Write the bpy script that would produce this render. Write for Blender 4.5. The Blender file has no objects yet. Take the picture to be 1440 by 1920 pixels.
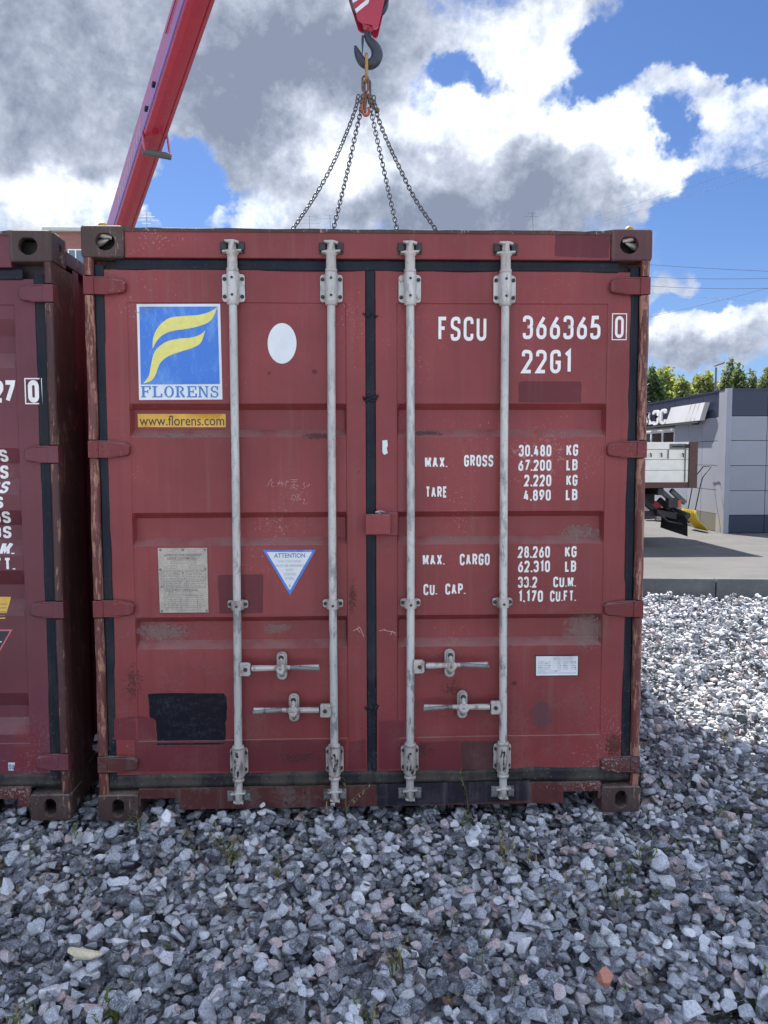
import bpy, math, random
import numpy as np
from mathutils import Vector, Matrix, noise as mn
R_ = math.radians
random.seed(7); rng = np.random.default_rng(7); mn.seed_set(3)
scn = bpy.context.scene; COL = scn.collection

# ------------------------------------------------------------------ camera, sky, sun, exposure
CAM = np.array([-0.05644, -3.34449, 1.61603]); YAW, PITCH, ROLL, FPX = 0.0335802, -0.0719454, -0.0025414, 1438.617
def _basis():
    cy, sy, cp, sp = math.cos(YAW), math.sin(YAW), math.cos(PITCH), math.sin(PITCH)
    f = np.array([sy*cp, cy*cp, sp]); r = np.array([cy, -sy, 0.]); u = np.cross(r, f)
    return r*math.cos(ROLL)+u*math.sin(ROLL), -r*math.sin(ROLL)+u*math.cos(ROLL), f
CR, CU, CF = _basis()
def ray(px, py): return CF*FPX + CR*(px-720) - CU*(py-960)
def at(px, py, Y):                      # the point of the photograph's pixel on the plane y = Y
    d = ray(px, py); t = (Y-CAM[1])/d[1]; return CAM + t*d
def atz(px, py, Z):
    d = ray(px, py); t = (Z-CAM[2])/d[2]; return CAM + t*d
def atx(px, py, X):
    d = ray(px, py); t = (X-CAM[0])/d[0]; return CAM + t*d
cd = bpy.data.cameras.new('camera'); cam = bpy.data.objects.new('camera', cd); COL.objects.link(cam); scn.camera = cam
cam.matrix_world = Matrix(((CR[0], CU[0], -CF[0], CAM[0]), (CR[1], CU[1], -CF[1], CAM[1]), (CR[2], CU[2], -CF[2], CAM[2]), (0, 0, 0, 1)))
cd.sensor_fit = 'VERTICAL'; cd.sensor_height = 24; cd.lens = FPX/1920*24; cd.clip_start = .05; cd.clip_end = 3000
SUN = Vector((-.31, .65, 1.0)).normalized()
SUN_EL = math.asin(SUN.z); SUN_AZ = math.atan2(SUN.x, SUN.y)
sl = bpy.data.lights.new('sun', 'SUN'); sl.energy = 1.95; sl.angle = R_(.53); sl.color = (1, .95, .87)
so = bpy.data.objects.new('sun', sl); COL.objects.link(so); so.rotation_euler = SUN.to_track_quat('Z', 'Y').to_euler(); so.location = (-20, 40, 60)
scn.view_settings.view_transform = 'Standard'; scn.view_settings.look = 'None'; scn.view_settings.gamma = 1
scn.view_settings.use_curve_mapping = False; scn.view_settings.exposure = 2.48

class NT:                                # tiny node helper
    def __init__(s, tree): s.t = tree; s.n = tree.nodes; s.l = tree.links
    def new(s, typ, **k):
        n = s.n.new(typ)
        for a, v in k.items(): setattr(n, a, v)
        return n
    def put(s, sock, v):
        if isinstance(v, bpy.types.NodeSocket): s.l.new(v, sock)
        elif v is not None: sock.default_value = v
    def math(s, op, a, b=None, c=None, clamp=False):
        n = s.new('ShaderNodeMath', operation=op, use_clamp=clamp); s.put(n.inputs[0], a)
        if b is not None: s.put(n.inputs[1], b)
        if c is not None: s.put(n.inputs[2], c)
        return n.outputs[0]
    def vmath(s, op, a, b=None):
        n = s.new('ShaderNodeVectorMath', operation=op); s.put(n.inputs[0], a)
        if b is not None: s.put(n.inputs[1], b)
        return n.outputs[0]
    def mix(s, f, a, b, mode='MIX'):
        n = s.new('ShaderNodeMix', data_type='RGBA', blend_type=mode); s.put(n.inputs[0], f)
        s.put(n.inputs[6], a if isinstance(a, bpy.types.NodeSocket) else (*a, 1) if len(a) == 3 else a)
        s.put(n.inputs[7], b if isinstance(b, bpy.types.NodeSocket) else (*b, 1) if len(b) == 3 else b)
        return n.outputs[2]
    def noise(s, vec, scale, detail=4, rough=.55, dist=0., out=0):
        n = s.new('ShaderNodeTexNoise'); s.put(n.inputs['Vector'], vec)
        n.inputs['Scale'].default_value = scale; n.inputs['Detail'].default_value = detail
        n.inputs['Roughness'].default_value = rough; n.inputs['Distortion'].default_value = dist
        return n.outputs[out]
    def sep(s, v): n = s.new('ShaderNodeSeparateXYZ'); s.put(n.inputs[0], v); return n.outputs
    def comb(s, x, y, z):
        n = s.new('ShaderNodeCombineXYZ')
        for i, v in enumerate((x, y, z)): s.put(n.inputs[i], v)
        return n.outputs[0]
    def step(s, v, a, b, lo=0., hi=1.):
        n = s.new('ShaderNodeMapRange', interpolation_type='SMOOTHSTEP'); s.put(n.inputs[0], v)
        for i, q in ((1, a), (2, b), (3, lo), (4, hi)): s.put(n.inputs[i], q)
        return n.outputs[0]
    def mapping(s, v, scale=(1, 1, 1), loc=(0, 0, 0), rot=(0, 0, 0), typ='POINT'):
        n = s.new('ShaderNodeMapping', vector_type=typ); s.put(n.inputs[0], v)
        n.inputs[1].default_value = loc; n.inputs[2].default_value = rot; n.inputs[3].default_value = scale
        return n.outputs[0]

# ---- sky: Nishita air with a broken cloud deck laid out by azimuth and elevation
world = bpy.data.worlds.new('World'); scn.world = world; world.use_nodes = True
def build_world():
    T = NT(world.node_tree); T.n.clear()
    out = T.new('ShaderNodeOutputWorld'); bg = T.new('ShaderNodeBackground'); bg.inputs[1].default_value = .15
    T.l.new(bg.outputs[0], out.inputs[0])
    sky = T.new('ShaderNodeTexSky', sky_type='NISHITA', sun_disc=False); sky.sun_elevation = SUN_EL; sky.sun_rotation = SUN_AZ
    sky.air_density = 1.0; sky.dust_density = .3; sky.ozone_density = 2.2
    tc = T.new('ShaderNodeTexCoord').outputs['Generated']
    x, y, z = T.sep(tc)
    az = T.math('ARCTAN2', x, y); el = T.math('ARCSINE', z)
    P = T.comb(az, el, 0.)
    # warp for ragged edges
    w1 = T.noise(tc, 5.5, 6, .62, 0., 1); w1 = T.vmath('SUBTRACT', w1, (.5, .5, .5))
    w2 = T.noise(tc, 22., 5, .6, 0., 1); w2 = T.vmath('SUBTRACT', w2, (.5, .5, .5))
    sc1 = T.new('ShaderNodeVectorMath', operation='SCALE'); T.put(sc1.inputs[0], w1); sc1.inputs[3].default_value = .125
    sc2 = T.new('ShaderNodeVectorMath', operation='SCALE'); T.put(sc2.inputs[0], w2); sc2.inputs[3].default_value = .055
    PW = T.vmath('ADD', T.vmath('ADD', P, sc1.outputs[0]), sc2.outputs[0])
    def blob(px, py, rx, ry, rot=0.):
        d = ray(px, py); d = d/np.linalg.norm(d); a, e = math.atan2(d[0], d[1]), math.asin(d[2])
        m = T.mapping(PW, scale=(rx/FPX*1.05, ry/FPX, 1), loc=(a, e, 0), rot=(0, 0, R_(rot)), typ='TEXTURE')
        m = T.vmath('MULTIPLY', m, (1, 1, 0))
        g = T.new('ShaderNodeTexGradient', gradient_type='SPHERICAL'); T.put(g.inputs[0], m)
        return T.step(g.outputs[1], 0., .75)
    def field(lst):
        acc = None
        for wgt, *b in lst:
            v = T.math('MULTIPLY', blob(*b), wgt); acc = v if acc is None else T.math('ADD', acc, v)
        return acc
    front = T.step(y, .0, .35)
    n1 = T.noise(tc, 3.2, 8, .6, .3)
    n2 = T.noise(tc, 9., 8, .62, .2)
    cov = T.math('ADD', T.math('MULTIPLY_ADD', n1, 1.1, -.42), T.math('MULTIPLY_ADD', n2, 3.0, -1.5))
    cov = T.math('ADD', cov, T.math('MULTIPLY_ADD', T.noise(tc, 30., 6, .65), 1.6, -.8))
    cl = field(CLOUDS)
    fd = T.new('ShaderNodeVectorMath', operation='DOT_PRODUCT'); T.put(fd.inputs[0], tc); fd.inputs[1].default_value = Vector((SUN.x, SUN.y, 0)).normalized(); away = T.step(fd.outputs[1], .42, -.15)  # extra, whiter cloud away from the sun, added to fill the shade
    cov = T.math('ADD', T.math('ADD', cov, cl), T.math('MULTIPLY', away, .38))
    alpha = T.step(cov, -.05, 1.25)
    g = T.math('ADD', field(GREYS), T.math('MULTIPLY_ADD', n2, 1.7, -.85))
    g = T.math('ADD', g, T.math('MULTIPLY_ADD', n1, 1.0, -.42))
    thick = T.step(cov, .6, 1.5)
    g = T.math('ADD', g, T.math('MULTIPLY', thick, .12))
    g = T.math('ADD', g, T.math('MULTIPLY_ADD', T.noise(tc, 26., 6, .6), .9, -.45)); up1 = T.vmath('ADD', tc, (-.035, .02, .055)); up2 = T.vmath('ADD', tc, (-.012, .008, .020))
    rel = T.math('SUBTRACT', n1, T.noise(up1, 3.2, 8, .6, .3)); rel2 = T.math('SUBTRACT', n2, T.noise(up2, 9., 8, .62, .2))
    rel3 = T.math('SUBTRACT', T.noise(tc, 26., 5, .6), T.noise(T.vmath('ADD', tc, (-.004, .003, .008)), 26., 5, .6))
    rsum = T.math('ADD', T.math('MULTIPLY', rel, 2.6), T.math('ADD', T.math('MULTIPLY', rel2, 4.2), T.math('MULTIPLY', rel3, 2.6)))
    g = T.math('SUBTRACT', T.math('SUBTRACT', g, rsum), T.math('MULTIPLY', away, .35))
    gf = T.math('MULTIPLY_ADD', g, .42, .39, clamp=True)
    cr = T.new('ShaderNodeValToRGB'); T.put(cr.inputs[0], gf); e = cr.color_ramp.elements; e[0].color = (*CLOUD_WHITE, 1); e[1].color = (*CLOUD_GREY, 1); m_ = e.new(.42); m_.color = (*CLOUD_MID, 1); m_ = e.new(.74); m_.color = tuple(.62*a+.38*b for a, b in zip(CLOUD_GREY, CLOUD_MID))+(1,)
    ccol = cr.outputs[0]
    # added fill: clouds away from the sun are brightened to lift the shade
    far_ = T.new('ShaderNodeVectorMath', operation='DOT_PRODUCT'); T.put(far_.inputs[0], tc); far_.inputs[1].default_value = Vector((SUN.x, SUN.y, 0)).normalized()
    fill_gain = T.step(far_.outputs[1], .42, -.15, 1., 3.0)
    sc3 = T.new('ShaderNodeVectorMath', operation='SCALE'); T.put(sc3.inputs[0], ccol); T.put(sc3.inputs[3], fill_gain); ccol = sc3.outputs[0]
    hz = T.step(el, .0, .30, 1., 0.)
    skyc = T.mix(T.math('MULTIPLY', hz, .34), T.mix(1., sky.outputs[0], (.088, .110, .152), 'MULTIPLY'), (.38, .60, 1.1))
    col = T.mix(alpha, skyc, ccol)
    T.put(bg.inputs[0], col)
CLOUD_WHITE = (1.30, 1.38, 1.50); CLOUD_MID = (.76, .83, .99); CLOUD_GREY = (.33, .39, .53)
# (weight, px, py, rx, ry, rotation): where clouds stand (+) and where blue shows (-)
CLOUDS = [(1.5, 300, 60, 640, 330, 0), (1.3, 60, 320, 300, 200, 0), (1.0, 640, 100, 330, 240, 0), (1.2, 620, 350, 270, 170, 0),
          (1.3, 1000, 300, 330, 190, 8), (1.0, 880, 330, 260, 160, 0), (1.1, 1010, 45, 190, 110, 25), (.9, 1240, 340, 80, 60, 0), (.6, 1170, 300, 80, 80, 0),
          (.40, 1275, 120, 110, 50, -15), (.62, 1375, 225, 120, 95, -35), (.35, 1325, 180, 90, 60, -40), (.4, 1440, 140, 60, 40, 0), (1.3, 1290, 628, 110, 60, 0), (1.3, 1400, 622, 120, 62, 0),
          (.75, 1262, 525, 60, 34, 10), (.5, 1335, 385, 40, 25, 20), (.55, 1195, 390, 30, 26, 0), (.15, 1165, 150, 50, 60, 30), (.3, 1195, 240, 70, 40, -20),
          (-2.6, 372, 345, 90, 75, 0), (-1.6, 330, 395, 80, 40, 0), (-1.5, 870, 130, 90, 32, -14), (-.9, 800, 175, 50, 40, 0), (-2.1, 1160, 110, 75, 90, -30),
          (-2.2, 1290, 20, 210, 90, 5), (-2.0, 1400, 70, 120, 60, 0), (-1.6, 1370, 400, 150, 80, 0), (-1.5, 1410, 500, 110, 60, 0), (-1.2, 1262, 245, 45, 90, -30), (-.6, 1080, 160, 60, 25, 0), (-.6, 1350, 110, 60, 30, 0), (-1.5, 1340, 705, 200, 35, 0), (-1.0, 1340, 560, 160, 26, 0)]
GREYS = [(.85, 180, 130, 480, 240, 0), (.75, 520, 170, 260, 170, 15), (.25, 620, 30, 260, 100, 0), (1.05, 980, 400, 300, 80, 0), (.65, 1010, 310, 130, 80, 0), (.7, 720, 405, 200, 70, 0), (.3, 830, 40, 130, 90, 0),
         (-1.4, 620, 290, 150, 100, -30), (-1.5, 900, 205, 230, 80, 5), (-1.3, 1080, 200, 130, 90, -20), (-1.2, 100, 385, 240, 55, 0), (-.9, 430, 395, 110, 50, 0), (-1.2, 1000, 70, 170, 90, 0),
         (-.9, 1340, 200, 200, 140, 0), (-.9, 1340, 600, 240, 35, 0), (.5, 1340, 655, 240, 28, 0), (-1.3, 1235, 325, 80, 50, 0), (-.9, 1170, 250, 80, 60, 0)]
build_world()

# ------------------------------------------------------------------ helpers
def link(o, parent=None):
    COL.objects.link(o)
    if parent is not None: o.parent = parent
    return o
def tag(o, label=None, cat=None, group=None, kind=None):
    if label: o['label'] = label
    if cat: o['category'] = cat
    if group: o['group'] = group
    if kind: o['kind'] = kind
    return o
def empty(name, loc=(0, 0, 0), rz=0., label=None, cat=None, group=None, parent=None):
    o = bpy.data.objects.new(name, None); o.location = loc; o.rotation_euler = (0, 0, rz); o.empty_display_size = .1
    link(o, parent); return tag(o, label, cat, group)
def dup(o, parent=None, loc=None, name=None):
    c = o.copy(); COL.objects.link(c)
    c.parent = parent if parent is not None else o.parent
    if loc is not None: c.location = loc
    for ch in list(o.children): dup(ch, c)
    return c

class MB:
    def __init__(s): s.v = []; s.f = []; s.m = []; s.sm = []
    def add(s, vs, fs, mat=0, smooth=False):
        b = len(s.v); s.v += [tuple(map(float, p)) for p in vs]
        for f in fs: s.f.append(tuple(i+b for i in f)); s.m.append(mat); s.sm.append(smooth)
        return s
    def box(s, x0, x1, y0, y1, z0, z1, mat=0):
        if x0 > x1: x0, x1 = x1, x0
        vs = [(x, y, z) for z in (z0, z1) for y in (y0, y1) for x in (x0, x1)]
        return s.add(vs, [(0, 2, 3, 1), (4, 5, 7, 6), (0, 1, 5, 4), (2, 6, 7, 3), (0, 4, 6, 2), (1, 3, 7, 5)], mat)
    def obox(s, c, ax, ay, az, mat=0):      # oriented box: centre and three half-axis vectors
        c, ax, ay, az = map(np.array, (c, ax, ay, az)); vs = [c+i*ax+j*ay+k*az for k in (-1, 1) for j in (-1, 1) for i in (-1, 1)]
        return s.add(vs, [(0, 2, 3, 1), (4, 5, 7, 6), (0, 1, 5, 4), (2, 6, 7, 3), (0, 4, 6, 2), (1, 3, 7, 5)], mat)
    def prism(s, poly, y0, y1, mat=0, bev=0.):    # xz polygon (anticlockwise seen from -y), thickness along y
        n = len(poly); P = np.array(poly, float)
        if bev:
            c = P.mean(0); nx = []
            for i in range(n):
                a, b, d = P[i-1], P[i], P[(i+1) % n]; e1 = b-a; e2 = d-b
                n1 = np.array([-e1[1], e1[0]])/(np.hypot(*e1)+1e-9); n2 = np.array([-e2[1], e2[0]])/(np.hypot(*e2)+1e-9)
                q = n1+n2; q = q/max(1e-6, (q@q))*2; nx.append(b+q*bev)
            L = [[(p[0], y0, p[1]) for p in nx], [(p[0], y0+bev, p[1]) for p in P], [(p[0], y1, p[1]) for p in P]]
        else: L = [[(p[0], y0, p[1]) for p in P], [(p[0], y1, p[1]) for p in P]]
        vs = sum(L, []); fs = [tuple(range(n))]
        for k in range(len(L)-1):
            for i in range(n): j = (i+1) % n; fs.append((k*n+j, k*n+i, (k+1)*n+i, (k+1)*n+j))
        fs.append(tuple(range(len(vs)-1, len(vs)-n-1, -1)))
        return s.add(vs, fs, mat)
    def tube(s, pts, r, n=10, mat=0, caps=True, smooth=True, flat=1.):
        pts = [np.array(p, float) for p in pts]; m = len(pts); rs = [r]*m if np.isscalar(r) else r
        t0 = pts[1]-pts[0]; t0 /= np.linalg.norm(t0); up = np.array([0, 0, 1.]) if abs(t0[2]) < .9 else np.array([0, 1., 0])
        a = np.cross(t0, up); a /= np.linalg.norm(a); vs = []
        for i in range(m):
            t = pts[min(i+1, m-1)]-pts[max(i-1, 0)]; t /= (np.linalg.norm(t)+1e-12)
            a = a-t*(a@t); a /= (np.linalg.norm(a)+1e-12); b = np.cross(t, a)
            for k in range(n):
                th = 2*math.pi*k/n; vs.append(pts[i]+rs[i]*(math.cos(th)*a*flat+math.sin(th)*b))
        fs = [(i*n+k, i*n+(k+1) % n, (i+1)*n+(k+1) % n, (i+1)*n+k) for i in range(m-1) for k in range(n)]
        s.add(vs, fs, mat, smooth)
        if caps:
            s.add(vs[:n], [tuple(range(n-1, -1, -1))], mat); s.add(vs[-n:], [tuple(range(n))], mat)
        return s
    def lathe(s, prof, c, axis='z', n=20, mat=0, smooth=True):   # prof: (radius, height)
        vs = []
        for r, h in prof:
            for k in range(n):
                th = 2*math.pi*k/n; p, q = r*math.cos(th), r*math.sin(th)
                vs.append({'z': (c[0]+p, c[1]+q, c[2]+h), 'y': (c[0]+p, c[1]+h, c[2]-q), 'x': (c[0]+h, c[1]+p, c[2]+q)}[axis])
        fs = [(i*n+k, i*n+(k+1) % n, (i+1)*n+(k+1) % n, (i+1)*n+k) for i in range(len(prof)-1) for k in range(n)]
        s.add(vs, fs, mat, smooth)
        s.add(vs[:n], [tuple(range(n-1, -1, -1))], mat); s.add(vs[-n:], [tuple(range(n))], mat); return s
    def ring_plate(s, tf, hw, hh, hole, th, depth, mat=0, cr=.012, bev=.004, N=64, back=True):
        # rounded-rectangle plate with a hole; tf(u,v,w) maps plate coordinates (w = depth) to xyz
        def outer(a, ins=0.):
            c, q = math.cos(a), math.sin(a); W, Hh, r = hw-ins, hh-ins, cr
            t = min(W/abs(c) if c else 1e9, Hh/abs(q) if q else 1e9); u, v = t*c, t*q
            if abs(u) > W-r and abs(v) > Hh-r:
                d = math.hypot(abs(u)-(W-r), abs(v)-(Hh-r))
                if d > r:
                    k = r/d; u = math.copysign((W-r)+(abs(u)-(W-r))*k, u); v = math.copysign((Hh-r)+(abs(v)-(Hh-r))*k, v)
            return u, v
        A = sorted([2*math.pi*k/N for k in range(N)]+[math.copysign(1, 1)*x for x in ()])
        loops = [[(*hole(a), th) for a in A], [(*hole(a), bev*.6) for a in A], [(hole(a)[0]*1.05, hole(a)[1]*1.05, 0) for a in A],
                 [(*outer(a, bev), 0) for a in A], [(*outer(a), bev) for a in A], [(*outer(a), depth) for a in A]]
        vs = [tf(*p) for L in loops for p in L]; n = len(A)
        fs = [(k*n+(i+1) % n, k*n+i, (k+1)*n+i, (k+1)*n+(i+1) % n) for k in range(len(loops)-1) for i in range(n)]
        if back: fs.append(tuple(range(5*n, 6*n)))
        return s.add(vs, fs, mat)
    def build(s, name, mats, parent=None, bevel=0., smooth_angle=None):
        me = bpy.data.meshes.new(name); me.from_pydata(s.v, [], s.f)
        for m in (mats if isinstance(mats, (list, tuple)) else [mats]): me.materials.append(m)
        if len(me.polygons) == len(s.f):
            me.polygons.foreach_set('material_index', s.m); me.polygons.foreach_set('use_smooth', s.sm)
        me.update(); o = link(bpy.data.objects.new(name, me), parent)
        if bevel:
            b = o.modifiers.new('bevel', 'BEVEL'); b.width = bevel; b.segments = 2; b.limit_method = 'ANGLE'; b.angle_limit = R_(35)
        return o
def rrect(x0, x1, z0, z1, r, n=4):
    P = []
    for cx, cz, a0 in ((x1-r, z0+r, -90), (x1-r, z1-r, 0), (x0+r, z1-r, 90), (x0+r, z0+r, 180)):
        for k in range(n+1): a = R_(a0+90*k/n); P.append((cx+r*math.cos(a), cz+r*math.sin(a)))
    return P

# ------------------------------------------------------------------ materials
def mat_base(name):
    m = bpy.data.materials.new(name); m.use_nodes = True; T = NT(m.node_tree)
    b = T.n['Principled BSDF']; return m, T, b
def plain(name, col, rough=.6, metal=0., var=.12, scale=12., bump=.1, bscale=80.):
    m, T, b = mat_base(name); oc = T.new('ShaderNodeTexCoord').outputs['Object']
    n = T.noise(oc, scale, 5, .6); f = T.step(n, .3, .7)
    c = T.mix(f, [v*(1-var) for v in col], [min(1, v*(1+var)) for v in col]); T.put(b.inputs['Base Color'], c)
    T.put(b.inputs['Roughness'], T.math('MULTIPLY_ADD', n, .25, rough-.12)); b.inputs['Metallic'].default_value = metal
    if bump:
        bp = T.new('ShaderNodeBump'); bp.inputs['Strength'].default_value = bump; bp.inputs['Distance'].default_value = .002
        T.put(bp.inputs['Height'], T.noise(oc, bscale, 4, .6)); T.put(b.inputs['Normal'], bp.outputs[0])
    return m
def painted(name, col, rust=(.09, .035, .02), dust=(.19, .11, .10), rust_amt=.5, dust_amt=.35, streak=.25, rough=.42, low=1., bump=.2, spec=.32, fade=.17, scratch=0., sc_col=(.45, .27, .2)):
    """old container paint: faded, dusty, chipped to rust, with run-off streaks"""
    m, T, b = mat_base(name); oc = T.new('ShaderNodeTexCoord').outputs['Object']; x, y, z = T.sep(oc)
    big = T.noise(oc, 1.6, 4, .55); mid = T.noise(oc, 7., 6, .65); fine = T.noise(oc, 60., 5, .7)
    c = T.mix(T.step(big, .3, .7), [v*(1-fade) for v in col], [v*(1+fade) for v in col])
    # run-off streaks, long in z
    st = T.noise(T.mapping(oc, scale=(26, 26, .9)), 1., 5, .6)
    c = T.mix(T.math('MULTIPLY', T.step(st, .52, .74), streak*.6), c, dust)
    c = T.mix(T.math('MULTIPLY', T.step(st, .46, .28), streak*.5), c, [v*.6 for v in col])
    # dust, heavier low down
    lowf = T.step(z, .0, 1.3, 1., .35) if low else 1.
    d = T.math('MULTIPLY', T.step(T.math('ADD', T.math('MULTIPLY', mid, .65), T.math('MULTIPLY', fine, .4)), .5, .72), T.math('MULTIPLY', lowf, dust_amt))
    c = T.mix(d, c, dust)
    nz = T.sep(T.new('ShaderNodeNewGeometry').outputs['Normal'])[2]
    c = T.mix(T.math('MULTIPLY', T.math('MULTIPLY', T.step(nz, .25, .6), T.step(mid, .25, .6)), .75*min(1, dust_amt*2)), c, [v*1.15 for v in dust])
    # chips
    ch = T.math('ADD', T.math('MULTIPLY', T.noise(oc, 42., 4, .7), .7), T.math('MULTIPLY', mid, .4))
    cm = T.step(ch, .74-.10*rust_amt, .77-.10*rust_amt); c = T.mix(T.math('MULTIPLY', cm, .85), c, rust)
    ch2 = T.math('ADD', T.math('MULTIPLY', T.noise(oc, 95., 3, .7), .62), T.math('MULTIPLY', big, .46))
    c = T.mix(T.math('MULTIPLY', T.step(ch2, .665, .69), .7*dust_amt), c, (.5, .42, .40))
    if scratch:
        sn = T.noise(T.mapping(oc, scale=(60, 60, 9)), 1., 6, .75); sm = T.step(T.math('ADD', T.math('MULTIPLY', sn, .8), T.math('MULTIPLY', mid, .3)), .66-.12*scratch, .69-.12*scratch)
        c = T.mix(T.math('MULTIPLY', sm, .8), c, sc_col)
    T.put(b.inputs['Base Color'], c)
    rr = T.math('ADD', T.math('MULTIPLY_ADD', mid, .22, rough-.1), T.math('MULTIPLY', cm, .3)); T.put(b.inputs['Roughness'], rr)
    b.inputs['Specular IOR Level'].default_value = spec
    bp = T.new('ShaderNodeBump'); bp.inputs['Strength'].default_value = bump; bp.inputs['Distance'].default_value = .003
    h = T.math('SUBTRACT', T.math('MULTIPLY', fine, .5), T.math('MULTIPLY', cm, .6)); h = T.math('ADD', h, T.math('MULTIPLY', mid, .6))
    T.put(bp.inputs['Height'], h); T.put(b.inputs['Normal'], bp.outputs[0])
    return m
RED = (.200, .037, .039); PURP = (.120, .030, .042)
M = {}
M['red'] = painted('red container paint', RED, rust_amt=.3, dust_amt=.42, streak=.42, bump=.3)
M['red_low'] = painted('red paint grimy', (.085, .024, .022), rust=(.035, .020, .016), dust=(.13, .105, .095), rust_amt=1., dust_amt=.8, streak=1., rough=.55)
M['red_post'] = painted('red post paint worn to rust', (.115, .035, .032), rust=(.06, .028, .018), rust_amt=1., dust_amt=.3, streak=.6, scratch=.75, rough=.5, bump=.5, sc_col=(.36, .19, .13))
M['cast'] = painted('rusty cast steel', (.058, .036, .033), rust=(.10, .05, .03), dust=(.16, .13, .11), rust_amt=.8, dust_amt=.5, streak=.5, scratch=.18, rough=.62, bump=.7)
M['cast_red'] = painted('cast steel with red paint left', (.085, .034, .036), rust=(.04, .025, .018), dust=(.16, .13, .11), rust_amt=1., dust_amt=.4, streak=.6, scratch=.15, rough=.6, bump=.7)
M['purple'] = painted('maroon container paint', PURP, rust_amt=.1, dust_amt=.22, streak=.15, rough=.36)
M['purple_post'] = painted('maroon post worn to brown', (.062, .026, .026), rust=(.05, .022, .014), rust_amt=.9, dust_amt=.25, streak=.7, scratch=.35, rough=.42, bump=.5, sc_col=(.30, .16, .10))
M['red_hinge'] = painted('worn red hinge paint', (.145, .024, .027), rust=(.05, .022, .018), rust_amt=.75, dust_amt=.5, streak=.5, rough=.5)
M['patch_dark'] = painted('darker red touch up paint', (.100, .014, .020), rust_amt=.1, dust_amt=.2, streak=.2)
M['patch_plum'] = painted('plum touch up paint', (.135, .024, .032), rust_amt=.1, dust_amt=.25, streak=.3)
M['patch_brown'] = painted('grey brown touch up paint', (.075, .03, .03), rust_amt=.2, dust_amt=.3, streak=.3)
M['patch_slate'] = painted('dark slate touch up paint', (.016, .015, .024), rust_amt=.3, dust_amt=.35, streak=1., dust=(.11, .10, .11))
def blackpatch():
    m, T, b = mat_base('black paint scraped thin'); oc = T.new('ShaderNodeTexCoord').outputs['Object']
    n = T.noise(T.mapping(oc, scale=(1, 1, 3.2)), 14., 8, .8); n2 = T.noise(T.mapping(oc, scale=(3., 1, 1.)), 30., 5, .7); sp = T.noise(oc, 120., 3, .8)
    c = T.mix(T.step(T.math('ADD', T.math('MULTIPLY', n, .6), T.math('MULTIPLY', n2, .4)), .47, .66), (.006, .006, .012), (.024, .031, .042))
    c = T.mix(T.step(sp, .70, .74), c, (.28, .26, .28)); c = T.mix(T.step(T.noise(oc, 40, 4, .7), .66, .7), c, (.09, .03, .03))
    T.put(b.inputs['Base Color'], c); b.inputs['Roughness'].default_value = .6; b.inputs['Specular IOR Level'].default_value = .15; return m
M['black_patch'] = blackpatch()
def gasket(name, col, grime, amt):
    m, T, b = mat_base(name); oc = T.new('ShaderNodeTexCoord').outputs['Object']; x, y, z = T.sep(oc)
    n = T.noise(T.mapping(oc, scale=(1, 1, .5)), 9., 6, .65); f = T.noise(oc, 90., 4, .7)
    lowf = T.step(z, .15, 1.1, 1., .25)
    c = T.mix(T.math('MULTIPLY', T.step(n, .38, .62), T.math('MULTIPLY', lowf, amt)), col, grime)
    c = T.mix(T.math('MULTIPLY', T.step(f, .62, .68), lowf), c, (.14, .13, .13))
    T.put(b.inputs['Base Color'], c); b.inputs['Roughness'].default_value = .5; b.inputs['Specular IOR Level'].default_value = .18
    bp = T.new('ShaderNodeBump'); bp.inputs['Strength'].default_value = .4; bp.inputs['Distance'].default_value = .004
    T.put(bp.inputs['Height'], n); T.put(b.inputs['Normal'], bp.outputs[0]); return m
M['gasket'] = gasket('black rubber door seal', (.0075, .011, .020), (.045, .043, .040), .8)
M['gasket_low'] = gasket('muddy rubber door seal', (.018, .018, .020), (.062, .055, .046), 1.)
def galv(name, base, dark, amt, rust=.2):
    m, T, b = mat_base(name); oc = T.new('ShaderNodeTexCoord').outputs['Object']; x, y, z = T.sep(oc)
    n = T.noise(T.mapping(oc, scale=(1, 1, .35)), 26., 7, .72); n2 = T.noise(T.mapping(oc, scale=(1, 1, .2)), 9., 4, .6); f = T.noise(T.mapping(oc, scale=(1, 1, .4)), 120., 4, .7)
    lowf = T.step(z, .3, 2.2, 1., .55)
    c = T.mix(T.step(n2, .35, .65), base, [v*.78 for v in base])
    c = T.mix(T.math('MULTIPLY', T.math('MULTIPLY', T.step(n, .50, .62), lowf), amt), c, dark)
    c = T.mix(T.math('MULTIPLY', T.step(f, .60, .66), .5), c, [v*.5 for v in base])
    c = T.mix(T.math('MULTIPLY', T.step(T.noise(oc, 34, 5, .75), .63, .68), rust*2), c, (.055, .038, .03))
    T.put(b.inputs['Base Color'], c); b.inputs['Metallic'].default_value = .12; T.put(b.inputs['Roughness'], T.math('MULTIPLY_ADD', n, .3, .36))
    bp = T.new('ShaderNodeBump'); bp.inputs['Strength'].default_value = .35; bp.inputs['Distance'].default_value = .002
    T.put(bp.inputs['Height'], n); T.put(b.inputs['Normal'], bp.outputs[0]); return m
M['galv'] = galv('galvanised steel tube', (.52, .515, .49), (.17, .17, .175), .95, .2)
M['galv_cast'] = galv('painted grey forged steel', (.46, .435, .40), (.14, .115, .095), .85, .75)
M['galv_worn'] = galv('worn forged steel', (.20, .20, .195), (.05, .05, .05), .9, .5)
M['bolt'] = plain('dark bolt steel', (.035, .032, .03), .5, .3, .3, 60)
M['white'] = plain('white lettering paint', (.72, .72, .70), .5, 0, .06, 30, .05)
M['white2'] = plain('white vinyl', (.62, .66, .68), .35, 0, .05, 9, .03)
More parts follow.
